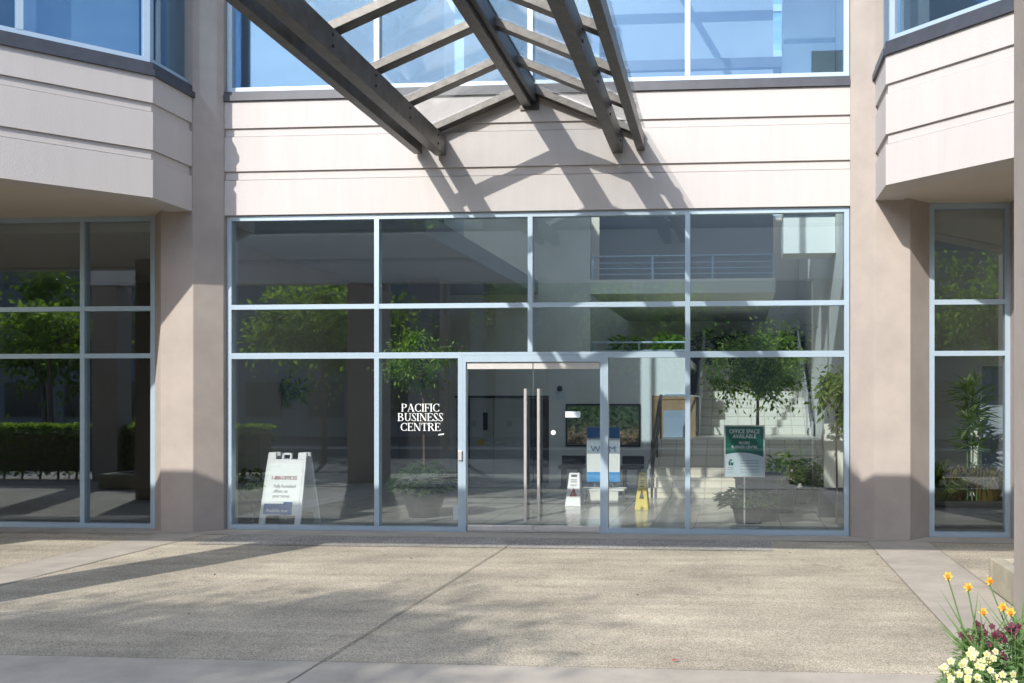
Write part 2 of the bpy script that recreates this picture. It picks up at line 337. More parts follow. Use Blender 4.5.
# windows: frame, mullions and one pane per light
def window(parent, p0, p1, z0, z1, xs, zs, gm, fw=.064, name='window', skip=(), recess=0.0, dp=.11, fwb=None, fwt=None):
    """p0,p1: 2D ends (court on the right when walking p0->p1); xs: mullion fractions; zs: transom heights"""
    fwb = fwb or fw; fwt = fwt or fw
    a, b = Vector(p0), Vector(p1); e = (b-a); Lg = e.length; e.normalize(); n = Vector((e.y, -e.x))
    def pt(s, d): q = a+e*s+n*d; return (q.x, q.y)
    def bar(mb, s0, s1, za, zb, d0, d1):
        q = [pt(s0, d1), pt(s1, d1), pt(s1, d0), pt(s0, d0)]; mb.prism(q, za, zb)
    ss = [0]+[x*Lg for x in xs]+[Lg]
    mb = MB(); d1 = -recess; d0 = -recess-dp
    bar(mb, 0, Lg, z0, z0+fwb, d0, d1); bar(mb, 0, Lg, z1-fwt, z1, d0, d1)
    bar(mb, 0, fw, z0+fwb, z1-fwt, d0, d1); bar(mb, Lg-fw, Lg, z0+fwb, z1-fwt, d0, d1)
    for s in ss[1:-1]: bar(mb, s-fw/2, s+fw/2, z0+fwb, z1-fwt, d0, d1+.004)
    for i in range(len(ss)-1):
        sa = ss[i]+(fw if i == 0 else fw/2); sb = ss[i+1]-(fw if i == len(ss)-2 else fw/2)
        for z in zs: bar(mb, sa, sb, z-fw/2, z+fw/2, d0, d1)
    W = mb.build(name, M['frame'], parent)
    lv = [z0]+list(zs)+[z1]
    for i in range(len(ss)-1):
        sa = ss[i]+(fw if i == 0 else fw/2); sb = ss[i+1]-(fw if i == len(ss)-2 else fw/2)
        for j in range(len(lv)-1):
            if (i, j) in skip: continue
            za = lv[j]+(fwb if j == 0 else fw/2); zb = lv[j+1]-(fwt if j == len(lv)-2 else fw/2)
            q = MB(); m_ = (d0+d1)/2; bar(q, sa, sb, za, zb, m_-.006, m_+.006); q.build('pane', gm, W)
    return W
FX0, FX1 = -6.90, 1.427; FL = FX1-FX0; Q = FL/4
Z1, Z2 = 2.345, 3.0
SF = window(B, (FX0, D), (FX1, D), Z1+.001, ZB-.004, [.25, .5, .75], [Z2+.005], M['gl'], name='storefront_window', fwb=.040)
# side lights either side of the doors
DX0, DX1 = -3.645, -1.765
WL = window(B, (FX0, D), (DX0, D), .0, Z1, [Q/(DX0-FX0)], [], M['gl'], name='storefront_window', fwt=.038)
WR = window(B, (DX1, D), (FX1, D), .0, Z1, [(FX0+3*Q-DX1)/(FX1-DX1)], [], M['gl'], name='storefront_window', fwt=.038)
part('door_frame', M['frame'], B, lambda mb: (mb.box(DX0+.001, DX1-.001, D+.001, D+.109, 2.255, Z1-.001), mb.box(DX0+.001, DX0+.04, D+.002, D+.108, 0, 2.255), mb.box(DX1-.04, DX1-.001, D+.002, D+.108, 0, 2.255)))
part('threshold', M['steel'], B, lambda mb: mb.box(DX0+.04, DX1-.04, D+.01, D+.10, .004, .016))
MX = (DX0+DX1)/2
for s in (-1, 1):
    xa, xb = (DX0+.05, MX-.006) if s < 0 else (MX+.006, DX1-.05)
    dr = part('glass_door', M['gl'], B, lambda mb: mb.box(xa, xb, D+.046, D+.058, .09, 2.16))
    part('top_rail', M['steel'], dr, lambda mb: mb.box(xa, xb, D+.030, D+.074, 2.161, 2.245), bevel=.003)
    part('bottom_rail', M['steel'], dr, lambda mb: mb.box(xa, xb, D+.030, D+.074, .02, .089), bevel=.003)
    hx = MX+s*.088
    part('pull_handle', M['steel'], dr, lambda mb: (mb.tube([(hx, D-.03, .15), (hx, D-.03, 1.90)], .021, 14), mb.tube([(hx, D-.02, .45), (hx, D+.05, .45)], .010), mb.tube([(hx, D-.02, 1.72), (hx, D+.05, 1.72)], .010)), smooth=False)
    if s > 0: part('door_sticker', M['vinyl'], dr, lambda mb: mb.tube([(MX+.27, D+.044, 1.32), (MX+.27, D+.0455, 1.32)], .032, 20))
    if s > 0: part('door_sticker', M['teal'], dr, lambda mb: mb.box(MX+.43, MX+.63, D+.044, D+.0455, 1.52, 1.60))
part('door_latch', M['steel'], B, lambda mb: mb.box(DX0-.055, DX0-.005, D-.03, D-.001, .95, 1.08), bevel=.004)

# upper windows
window(B, (FX0, D), (FX1, D), ZW, ZH, [.25, .5, .75], [], M['glu'], name='upper_window', fw=.07)
for bay in (leftbay, rightbay):
    o2 = [tuple(p) for p in bay]
    for i in range(3):
        p, q = Vector(o2[i]), Vector(o2[i+1]); Lg = (q-p).length
        xs = [] if Lg < 2 else ([.33, .66] if i != 1 else [.295, .5, .77] if bay is leftbay else [.23, .5, .705])
        if i == 1: xs = [.2, .47, .735] if bay is leftbay else [.265, .53, .80]
        window(B, p, q, ZW+.001, ZH, xs, [], M['glu'], name='bay_window', fw=.07, recess=.0)
for bay, sgn in ((leftbay, 1), (rightbay, -1)):          # drawn roller blinds behind the bay glass
    pa, pb = Vector(bay[1]), Vector(bay[2]); e = (pb-pa).normalized(); n_ = Vector((e.y, -e.x)); Lg = (pb-pa).length
    f0, f1 = (.475, .73) if sgn > 0 else (.27, .525)
    if sgn > 0: f0, f1 = .745, .985
    q0, q1 = pa+e*Lg*f0-n_*.2, pa+e*Lg*f1-n_*.2
    if sgn > 0: part('roller_blind', M['blind'], B, lambda mb: mb.prism([tuple(q0), tuple(q1), tuple(q1-n_*.01), tuple(q0-n_*.01)], ZW+.1, ZH-.05))
# ground-floor windows under the bays
window(B, (-15.9, D), (-7.92, D), .0, ZB+.018, [1-(1.04+1.34*k)/7.98 for k in (4, 3, 2, 1, 0)], [2.355, 3.0], M['gl'], name='ground_window')
window(B, (2.44, D), (3.45, D), .0, ZB+.018, [], [2.345, 3.0], M['gl'], name='ground_window')
part('pier', M['column'], B, lambda mb: mb.box(3.452, 3.95, D-.25, D+.3, 0, ZB+.018))
window(B, (3.952, D), (9.9, D), .0, ZB+.018, [.25, .5, .75], [2.345, 3.0], M['gl'], name='ground_window')

# shell and partitions
part('end_wall', M['spandrel'], B, lambda mb: mb.box(-16.3, -16.001, 7.4, 27.7, 0, ZR))
part('end_wall', M['spandrel'], B, lambda mb: mb.box(10.521, 10.82, 7.4, 27.7, 0, ZR))
part('rear_wall', M['white'], B, lambda mb: (mb.box(-16, -3.2, 27.4, 27.7, 0, ZR), mb.box(1.6, 10.5, 27.4, 27.7, 0, ZR), mb.box(-3.2, 1.6, 27.4, 27.7, 0, 7.0)))
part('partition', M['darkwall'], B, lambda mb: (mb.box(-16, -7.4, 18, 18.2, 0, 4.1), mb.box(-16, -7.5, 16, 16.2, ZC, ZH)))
part('partition', M['wall'], B, lambda mb: (mb.box(2.1, 10.4, 15.2, 15.4, 0, 4.1),))
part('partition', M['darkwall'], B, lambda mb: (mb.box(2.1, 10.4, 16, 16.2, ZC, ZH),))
for x0_, x1_ in ((-16, -7.5), (2.1, 10.4)):
    part('ceiling', M['ceil'], B, lambda mb: mb.box(x0_, x1_, D+.31, 20, 4.1, 4.24)); part('ceiling', M['ceil'], B, lambda mb: mb.box(x0_, x1_, D+.31, 20, ZH+.05, ZH+.2))
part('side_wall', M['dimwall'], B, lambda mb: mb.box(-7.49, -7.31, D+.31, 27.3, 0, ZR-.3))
part('side_wall', M['white'], B, lambda mb: mb.box(1.72, 1.98, D+.31, 27.3, 0, ZR-.3))
# lobby back wall with the openings of the mezzanine
YB = 20.0
xo = at(590, 330, YB).x                        # left edge of the mezzanine opening
part('lobby_wall', M['wall'], B, lambda mb: (mb.add([], []), mb.box(-6.3, xo, YB, YB+.2, 0, ZR-.3), mb.box(xo, -1.05, YB, YB+.2, 0, 2.72)))
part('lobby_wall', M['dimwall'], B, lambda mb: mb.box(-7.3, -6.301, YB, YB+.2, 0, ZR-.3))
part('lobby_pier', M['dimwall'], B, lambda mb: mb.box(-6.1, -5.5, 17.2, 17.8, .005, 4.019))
part('balcony_wall', M['bluegrey'], B, lambda mb: mb.box(xo+.01, .78, YB+1.3, YB+1.45, 4.321, ZR-.31))
part('mezzanine_floor', M['white'], B, lambda mb: (mb.box(xo, -1.05, YB+.21, 27.3, 2.5, 2.66), mb.box(-1.049, 1.71, 24.3, 27.3, 2.5, 2.66)))
part('mezzanine_wall', M['white'], B, lambda mb: mb.box(xo, 1.71, 26.6, 26.8, 2.67, 4.0))
part('balcony_slab', M['white'], B, lambda mb: (mb.box(xo, .78, YB, 27.3, 4.02, 4.32),))
part('second_floor', M['bluegrey'], B, lambda mb: mb.box(-7.3, -4.25, D+.31, YB-.001, 4.02, 4.30))
part('upper_wall', M['wall'], B, lambda mb: mb.box(-4.4, -4.25, 14.5, YB-.001, 4.301, ZR-.3))
def rail(name, x0, x1, y, z, hs, parent, n, m='frame'):
    part(name, M[m], parent, lambda mb: ([mb.tube([(x0, y, z+h), (x1, y, z+h)], .022 if h == max(hs) else .012, 8) for h in hs], [mb.box(x0+(x1-x0)*i/n-.02, x0+(x1-x0)*i/n+.02, y-.02, y+.02, z, z+max(hs)) for i in range(n+1)]))
rail('balcony_railing', xo+.05, .74, YB+.08, 4.32, (.12, .24, .36, .50), B, 3)
rail('mezzanine_railing', xo+.05, -1.1, YB+.08, 2.72, (.10, .27), B, 2)
# white shaft beside the balcony, with its dark reveals
for za, zb in ((4.35, 4.98), (5.06, 6.35), (7.0, 8.05), (8.15, ZR-.31)): part('bulkhead', M['white'], B, lambda mb: mb.box(.80, 1.71, 16.9, 17.6, za, zb))
for za, zb in ((4.981, 5.059), (6.351, 6.999), (8.051, 8.149)): part('bulkhead_reveal', M['blind'], B, lambda mb: mb.box(.82, 1.71, 17.0, 17.5, za, zb))
# rear glazing high above the balcony
window(B, (-3.2, 27.45), (1.6, 27.45), 7.0, ZR-.3, [.22, .5, .78], [8.4, 9.9], M['gl'], name='rear_window', fw=.09)
part('tie_beam', M['cap'], B, lambda mb: mb.box(-4.2, 1.7, 20.6, 20.75, 8.95, 9.17))

# double doors in the back wall
def slab_door(x0, x1, m, vision=None, handle=1, z1=1.80):
    d = part('lobby_door', m, B, lambda mb: mb.box(x0, x1, YB-.035, YB-.003, .01, z1), bevel=.004)
    if vision: part('vision_panel', M['glassdark'], d, lambda mb: mb.box(vision-.05, vision+.05, YB-.042, YB-.036, 1.12, 1.50))
    hx = x1-.08 if handle > 0 else x0+.08
    part('door_handle', M['steel'], d, lambda mb: (mb.tube([(hx, YB-.036, .86), (hx, YB-.08, .86)], .02), mb.beam((hx, YB-.09, .86), (hx-handle*.11, YB-.09, .86), .015, .02)))
    return d
xm = at(494, 430, YB).x
da = slab_door(at(471, 430, YB).x, xm-.004, M['doorp'], at(485.8, 430, YB).x, 1)
part('kick_sticker', M['yellow'], da, lambda mb: mb.tube([(at(481.5, 0, YB).x, YB-.039, .86), (at(481.5, 0, YB).x, YB-.036, .86)], .075, 16))
part('door_notice', M['grey'], da, lambda mb: mb.box(at(472.5, 0, YB).x, at(476.5, 0, YB).x, YB-.038, YB-.036, 1.2, 1.32))
db = slab_door(xm+.004, at(523, 430, YB).x, M['doorp'], None, -1)
part('door_notice', M['grey'], db, lambda mb: mb.box(at(507, 0, YB).x, at(512, 0, YB).x, YB-.038, YB-.036, 1.2, 1.32))
part('door_surround', M['cap'], B, lambda mb: (mb.box(at(455, 0, YB).x, at(549, 0, YB).x, YB-.02, YB-.0015, 1.81, 1.86), mb.box(at(524, 0, YB).x, at(549, 0, YB).x, YB-.012, YB-.0015, .005, 1.805), mb.box(at(457, 0, YB).x, at(470, 0, YB).x, YB-.012, YB-.0015, .005, 1.805)))
x0, x1 = at(657, 0, YB).x, at(691, 0, YB).x
dw = part('wood_door_frame', M['wood'], B, lambda mb: (mb.box(x0-.1, x0, YB-.05, YB-.002, 0, 1.86), mb.box(x1, x1+.1, YB-.05, YB-.002, 0, 1.86), mb.box(x0, x1, YB-.05, YB-.002, 1.78, 1.86)))
part('wood_door', M['wood'], dw, lambda mb: mb.box(x0+.002, x1-.002, YB-.03, YB-.003, .01, 1.778))
part('vision_panel', M['blind'], dw, lambda mb: mb.box(x0+.14, x1-.12, YB-.036, YB-.031, .5, 1.55))

# ------------------------------------------------------------------ text
def text_mesh(name, s, size, x, y, z, m, parent, align='CENTER', extr=.0015, flip=False, bold=0, width=1.0):
    cu = bpy.data.curves.new(name, 'FONT'); cu.body = s; cu.size = size; cu.align_x = align; cu.extrude = extr; cu.offset = bold*size
    o = bpy.data.objects.new('tmp', cu); col.objects.link(o)
    dg = bpy.context.evaluated_depsgraph_get(); me = bpy.data.meshes.new_from_object(o.evaluated_get(dg)); bpy.data.objects.remove(o)
    mt = Matrix.Translation((x, y, z)) @ Matrix.Rotation(R(90), 4, 'X') @ Matrix.Diagonal((width, 1, 1, 1))
    me.transform(mt); mb = MB(); mb.v = [tuple(v.co) for v in me.vertices]; mb.f = [tuple(p.vertices) for p in me.polygons]
    return mb.build(name, m, parent)

# serif capitals drawn stroke by stroke, cap height 1
def serif(word, h, x, y, z, m, parent, name='lettering'):
    T, t, S = .13, .05, .045
    def quad(mb, p): mb.append(p)
    glyphs = {}
    def bar(x0, x1, y0, y1): return [(x0, y0), (x1, y0), (x1, y1), (x0, y1)]
    def dia(xa, ya, xb, yb, w_): return [(xa-w_/2, ya), (xa+w_/2, ya), (xb+w_/2, yb), (xb-w_/2, yb)]
    def arc(cx, cy, rx, ry, a0, a1, wmax=T, wmin=t, n=12, taper=True):
        q = []
        for i in range(n):
            r_ = []
            for a in (a0+(a1-a0)*i/n, a0+(a1-a0)*(i+1)/n):
                a = R(a); wd = wmin+(wmax-wmin)*abs(math.cos(a))**1.5
                r_.append(((cx+rx*math.cos(a), cy+ry*math.sin(a)), (cx+(rx-wd)*math.cos(a), cy+(ry-min(wd, wmin*1.2))*math.sin(a))))
            q.append([r_[0][0], r_[1][0], r_[1][1], r_[0][1]])
        return q
    def stem(x0): return [bar(x0, x0+T, 0, 1), bar(x0-.07, x0+T+.07, 0, S), bar(x0-.07, x0+T+.07, 1-S, 1)]
    glyphs['I'] = (.31, stem(.07))
    glyphs['P'] = (.68, stem(.07)+arc(.30, .735, .34, .265, -90, 90)+[bar(.2, .32, 1-t, 1), bar(.2, .32, .47, .47+t)])
    glyphs['B'] = (.74, stem(.07)+arc(.30, .76, .30, .24, -90, 90)+arc(.32, .265, .37, .265, -90, 90)+[bar(.2, .33, 1-t, 1), bar(.2, .33, .50, .50+t*.8), bar(.2, .33, 0, t)])
    glyphs['R'] = (.80, stem(.07)+arc(.30, .755, .32, .245, -90, 90)+[bar(.2, .32, 1-t, 1), bar(.2, .34, .50, .50+t), dia(.68, 0, .36, .53, T*1.1), bar(.58, .82, 0, S)])
    glyphs['A'] = (.86, [dia(.10, 0, .42, 1, t), dia(.72, 0, .42, 1, T*1.1), bar(.2, .62, .30, .30+t), bar(0, .22, 0, S), bar(.58, .86, 0, S)])
    glyphs['C'] = (.82, arc(.45, .5, .42, .51, 45, 315, T*1.05, t)+[bar(.70, .745, .68, .98), bar(.70, .745, .03, .26)])
    glyphs['F'] = (.64, stem(.07)+[bar(.2, .60, 1-t, 1), bar(.2, .46, .48, .48+t), bar(.555, .60, .78, 1), bar(.42, .46, .38, .64)])
    glyphs['E'] = (.68, stem(.07)+[bar(.2, .62, 1-t, 1), bar(.2, .46, .48, .48+t), bar(.575, .62, .78, 1), bar(.42, .46, .38, .64), bar(.2, .64, 0, t), bar(.60, .65, 0, .24)])
    glyphs['U'] = (.86, [bar(.12, .12+T, .33, 1), bar(.68, .68+t, .33, 1), bar(.03, .36, 1-S, 1), bar(.58, .84, 1-S, 1)]+arc(.43, .35, .31, .36, 180, 360, T, t))
    glyphs['N'] = (.90, [bar(.12, .12+t, 0, 1), bar(.72, .72+t, 0, 1), dia(.72, 0, .14, 1, T*1.1), bar(.02, .28, 0, S), bar(.0, .2, 1-S, 1), bar(.62, .88, 1-S, 1)])
    glyphs['T'] = (.76, [bar(.30, .30+T, 0, 1), bar(.20, .56, 0, S), bar(.03, .73, 1-t, 1), bar(.03, .075, .74, 1), bar(.685, .73, .74, 1)])
    glyphs['S'] = (.60, arc(.31, .75, .24, .26, 40, 180, T*.7, t)+arc(.29, .255, .27, .27, -150, 0, T*.7, t)+[dia(.44, .28, .16, .72, T*1.25), bar(.49, .53, .72, .97), bar(.03, .07, .04, .30)])
    KX = 1.13
    wd = sum(glyphs[c][0] for c in word)*h*KX
    mb = MB(); px = x-wd/2
    for c in word:
        gw, qs = glyphs[c]
        for k, q in enumerate(qs):
            e = .0015+.00013*k
            vs = [(px+u*h*KX, y-e, z+v*h) for u, v in q]+[(px+u*h*KX, y, z+v*h) for u, v in q]
            mb.add(vs, [(0, 1, 2, 3), (7, 6, 5, 4), (0, 4, 5, 1), (1, 5, 6, 2), (2, 6, 7, 3), (3, 7, 4, 0)])
        px += gw*h*KX
    return mb.build(name, m, parent)
lx = at(420.5, 0, D+.045).x
for wd_, yy, hh in (('PACIFIC', 411.6, .105), ('BUSINESS', 421.0, .105), ('CENTRE', 430.8, .105)):
    serif(wd_, hh, lx, D+.0475, at(420, yy, D+.045).z, M['vinyl'], WL)
part('small_lettering', M['vinyl'], WL, lambda mb: mb.add([(lx+.24+a, D+.0465, b) for a, b in ((0, 1.278), (.075, 1.288), (.085, 1.305), (.01, 1.296))], [(0, 1, 2, 3)]))
part('window_notice', M['teal'], WL, lambda mb: mb.box(-4.62+.83, -4.62+.98, D+.063, D+.065, .15, .35))

# ------------------------------------------------------------------ glass canopy
G = thing('glass_canopy', (C, D-.05, 5), 'gabled glass canopy with weathered brown metal beams reaching out above the entrance', 'canopy')
YE = 5.35; YW = D-.075
G.rotation_euler = (0, 0, R(1.15))
HB = .25
part('ridge_beam', M['bronze'], G, lambda mb: (mb.box(C-.085, C+.045, YE, YW, 5.60, 5.60+HB)), bevel=.008)
part('ridge_gutter', M['cap'], G, lambda mb: mb.box(C+.05, C+.115, YE, YW, 5.66, 5.60+HB), bevel=.006)
part('ridge_cap', M['cap'], G, lambda mb: mb.box(C-.09, C+.09, YE, YW, 5.60+HB+.06, 5.60+HB+.085))
for s in (-1, 1):
    part('eave_beam', M['bronze'], G, lambda mb: mb.box(min(C+s*1.10, C+s*1.24), max(C+s*1.10, C+s*1.24), YE, YW, 4.97, 4.97+HB), bevel=.008)
    part('edge_beam', M['bronze'], G, lambda mb: mb.box(min(C+s*1.42, C+s*1.53), max(C+s*1.42, C+s*1.53), YE, YW, 5.00, 5.00+.17), bevel=.006)
    for k in range(6):
        for dz in (5.04, 5.15): part('bolt', M['cap'], G, lambda mb: mb.tube([(C+s*1.17+.0699, YW-.35-k*1.11, dz), (C+s*1.17+.084, YW-.35-k*1.11, dz)], .016, 6))
    ez = 5.20; rz = 5.80
    for k in range(7):
        y = YW-.06-k*1.11
        part('rafter', M['bronze'], G, lambda mb: mb.beam((C+s*.07, y, rz), (C+s*1.50, y, ez), .085, .16, up=(0, 1, 0)), bevel=.004)
        if k < 6:
            y1 = y-1.11
            part('glass_panel', M['glc'], G, lambda mb: mb.add([(C+s*(.05 if a else 1.54), yy, (rz+.085 if a else ez+.065)+t_) for t_ in (0, .012) for a, yy in ((1, y-.004), (1, y1+.004), (0, y1+.004), (0, y-.004))],
                 [(0, 1, 2, 3), (7, 6, 5, 4), (0, 4, 5, 1), (1, 5, 6, 2), (2, 6, 7, 3), (3, 7, 4, 0)]))
part('wall_bracket', M['bronze'], G, lambda mb: mb.box(C-.12, C+.14, D-.074, D-.0625, 5.56, 5.9))

# ------------------------------------------------------------------ portal on the near side of the court (carries the canopy's other end)
P = thing('concrete_portal', (C, 4.8, 0), 'concrete portal spanning the court, its right column lit at the right edge', 'portal')
px0, px1 = -8.25, 2.25; pl = -13.95; PT = 5.30
part('portal_beam', M['portal'], P, lambda mb: (mb.box(pl, px1-.03, 5.01, 5.27, ZB, PT), [mb.box(pl, px1-.03, 5.271, 5.325, a, b) for a, b in ((ZB+.002, 4.66), (4.76, PT-.002))]))
part('portal_coping', M['cap'], P, lambda mb: mb.box(pl, px1, 4.98, 5.34, PT+.001, PT+.07))
part('portal_column', M['column'], P, lambda mb: mb.box(px0, px0+.76, 4.8, 5.3, 0, ZB-.002), bevel=.02)
part('portal_column', M['column'], P, lambda mb: mb.box(pl, pl+.58, 4.8, 5.3, 0, ZB-.002), bevel=.02)
part('portal_column', M['column'], P, lambda mb: mb.box(1.52, px1, 4.95, 5.4, 0, ZB-.002), bevel=.02)
part('portal_column', M['column'], P, lambda mb: mb.box(1.52, px1, 4.955, 5.0, ZB-.001, 9.0), bevel=.01)

# ------------------------------------------------------------------ staircase
ST = thing('staircase', (-.3, 19, 0), 'cream tiled staircase with a landing and steel handrails, inside the lobby', 'staircase')
SX0, SX1 = -1.62, 1.62
def steps(mb):
    for i in range(6): mb.box(SX0, SX1, 17.1+i*.30, 18.9, i*.165+(.004 if i == 0 else 0), (i+1)*.165)
part('lower_flight', M['tile'], ST, steps)
part('landing', M['tile'], ST, lambda mb: (mb.box(SX0, SX1, 18.901, 19.96, 0, .99), mb.box(-1.045, SX1, 19.961, 21.3, 0, .99)))
def steps2(mb):
    for i in range(10): mb.box(-.93, SX1, 21.3+i*.30, 24.299, .99 if i == 0 else .99+i*.166, .99+(i+1)*.166)
part('upper_flight', M['tile'], ST, steps2)
def stringer(mb, x, y0, z0, n, r_, g_):
    for i in range(n): mb.box(x, x+.05, y0+i*g_, y0+(i+1)*g_-.001, z0+i*r_+.0, z0+(i+1)*r_+.14)
part('skirting', M['grey'], ST, lambda mb: (stringer(mb, SX0-.052, 17.1, .01, 6, .165, .30), stringer(mb, -.984, 21.3, .99, 10, .166, .30), stringer(mb, SX1+.002, 21.3, .99, 10, .166, .30)))
def hr(mb, x, ya, za, yb, zb, posts, ret=True):
    for dz in (.86, .58, .42):
        mb.tube([(x, ya, za+dz), (x, yb, zb+dz)], .032 if dz > .8 else .018, 8)
    for t_ in posts: mb.tube([(x, ya+(yb-ya)*t_, za+(zb-za)*t_), (x, ya+(yb-ya)*t_, za+(zb-za)*t_+.86)], .02, 8)
    if ret: mb.tube([(x, ya, za+.86), (x-.0, ya-.25, za+.86), (x, ya-.30, za+.80), (x, ya-.30, 0.01)], .022, 8)
part('handrail', M['bronze'], ST, lambda mb: hr(mb, SX0+.08, 17.25, .16, 18.95, .99, (0, .5, 1)))
part('handrail', M['steel'], ST, lambda mb: hr(mb, -.86, 21.2, .99, 24.3, 2.65, (0, .5, 1), False))
part('handrail', M['steel'], ST, lambda mb: hr(mb, 1.52, 21.2, .99, 24.3, 2.65, (0, .5, 1), False))
part('handrail', M['steel'], ST, lambda mb: mb.tube([(SX0+.08, 18.95, 1.85), (-.9, 19.9, 1.85), (-.86, 21.2, 1.85)], .022, 8))

# ------------------------------------------------------------------ signs and small things in the lobby
def aframe(loc, label):
    x, y = loc; t = thing('sandwich_board', (x, y, 0), label, 'sign')
    W, Hh = .60, .90; dp = .19; t.scale = (1.12, 1.12, 1.12); t.rotation_euler = (0, 0, R(-5))
    def panel(s):
        def f(mb):
            def pr(u, v, d): return (x+u, y+s*(.03+dp*(1-v/Hh))+s*d, .0+v)
            def bx(u0, u1, v0, v1, d0=0, d1=.03):
                vs = [pr(u, v, d) for d in (d0, d1) for u, v in ((u0, v0), (u1, v0), (u1, v1), (u0, v1))]
                k = [(0, 1, 2, 3), (7, 6, 5, 4), (0, 4, 5, 1), (1, 5, 6, 2), (2, 6, 7, 3), (3, 7, 4, 0)]
                mb.add(vs, k)
            w1, w0 = .262, .282
            def trap(v0, v1, d1=.03):
                a0 = w0+(w1-w0)*v0/Hh; a1 = w0+(w1-w0)*v1/Hh
                vs = [pr(u, v, d) for d in (0, d1) for u, v in ((-a0, v0), (a0, v0), (a1, v1), (-a1, v1))]
                mb.add(vs, [(0, 1, 2, 3), (7, 6, 5, 4), (0, 4, 5, 1), (1, 5, 6, 2), (2, 6, 7, 3), (3, 7, 4, 0)])
            trap(.13, .82)
            bx(-.28, -.20, 0, .13); bx(.20, .28, 0, .13)
            bx(-.262, -.15, .82, .905); bx(.15, .262, .82, .905)
            if s < 0:
                bx(-.065, -.040, .82, .90); bx(.040, .065, .82, .90); bx(-.065, .065, .875, .90)
        return f
    part('front_panel', M['wplast'], t, panel(-1), bevel=.004); part('rear_panel', M['wplast'], t, panel(1), bevel=.004)
    # printed poster, leaning with the front panel
    ang = math.atan2(dp, Hh)
    def lean(o):
        yb = y-.03-dp-.034; 
        for v in o.data.vertices:
            wz = v.co.z+0; v.co.y += (wz/Hh)*dp
        return o
    Y0 = y-.03-dp-.031
    p = lean(part('poster', M['vinyl'], t, lambda mb: mb.box(-.235+x, .235+x, Y0-.004, Y0, .14, .77)))
    lean(part('blue_band', M['blue'], p, lambda mb: mb.box(-.232+x, .15+x, Y0-.0065, Y0-.0045, .145, .275)))
    lean(part('blue_band', M['blue'], p, lambda mb: mb.box(.03+x, .15+x, Y0-.0064, Y0-.0045, .2752, .30)))
    lean(text_mesh('lettering', '1-800-OFFICES', .064, x, Y0-.007, .57, M['maroon'], p, bold=.0, width=.86))
    for i, s_ in enumerate(('Fully furnished', 'offices on', 'your terms')):
        lean(text_mesh('lettering', s_, .062, x-.13, Y0-.007, .47-i*.06, M['grey'], p, align='LEFT', width=.82))
    lean(text_mesh('lettering', 'Available now', .06, x-.19, Y0-.0095, .175, M['vinyl'], p, align='LEFT', width=.85))
    return t
ax = at(290, 480, D+.62).x
aframe((ax, D+.62), 'white folding sandwich board reading 1-800-OFFICES behind the leftmost entrance pane')

def sign_stand():
    y = D+.75; a = at(725, 426, y); b = at(764, 476, y); xm_ = (a.x+b.x)/2
    t = thing('sign_stand', (xm_, y, 0), 'green and white OFFICE SPACE AVAILABLE sign on a thin metal stand', 'sign')
    p = part('sign_board', M['teal'], t, lambda mb: mb.box(a.x, b.x, y-.02, y, b.z, a.z))
    H_ = a.z-b.z; zc = b.z+H_*.42; w_ = b.x-a.x
    def g(mb):
        n = 14; top = a.z-.008
        for i in range(n):
            u0, u1 = a.x+.008+(w_-.016)*i/n, a.x+.008+(w_-.016)*(i+1)/n
            f = lambda u: zc+.045*(1-((u-xm_+.05)/(w_/2))**2)-.01
            mb.add([(u0, y-.0225, f(u0)), (u1, y-.0225, f(u1)), (u1, y-.0225, top), (u0, y-.0225, top)], [(0, 1, 2, 3)])
    part('green_field', M['green'], p, g)
    part('sign_frame', M['steel'], t, lambda mb: (mb.box(a.x-.012, a.x, y-.03, y+.01, b.z-.012, a.z+.012), mb.box(b.x, b.x+.012, y-.03, y+.01, b.z-.012, a.z+.012), mb.box(a.x, b.x, y-.03, y+.01, a.z, a.z+.012), mb.box(a.x, b.x, y-.03, y+.01, b.z-.012, b.z)))
    for s_, zz, sz in (('OFFICE SPACE', .885, .078), ('AVAILABLE', .785, .078), ('PACIFIC', .665, .052), ('BUSINESS CENTRE', .585, .052)):
        text_mesh('lettering', s_, sz, xm_, y-.0245, b.z+H_*zz-.02, M['vinyl'], p, bold=.006, width=.84)
    part('print_lines', M['grey'], p, lambda mb: ([mb.box(xm_-.06, xm_+.2, y-.0218, y-.0202, b.z+z_, b.z+z_+.010) for z_ in (.05, .085, .13, .17, .205)], [mb.box(a.x+.035, a.x+.12, y-.0218, y-.0202, b.z+z_, b.z+z_+.008) for z_ in (.05, .085, .11)]))
    part('emblem', M['green'], p, lambda mb: (mb.box(a.x+.05, a.x+.075, y-.0222, y-.0205, b.z+.145, b.z+.205), mb.box(a.x+.08, a.x+.115, y-.0222, y-.0205, b.z+.145, b.z+.185), mb.box(a.x+.06, a.x+.10, y-.0222, y-.0205, b.z+.21, b.z+.228)))
    part('post', M['steel'], t, lambda mb: (mb.tube([(xm_, y+.025, .01), (xm_, y+.025, a.z-.05)], .011, 8)))
    part('base_plate', M['steel'], t, lambda mb: mb.box(xm_-.2, xm_+.2, y-.1, y+.16, .005, .015))
sign_stand()

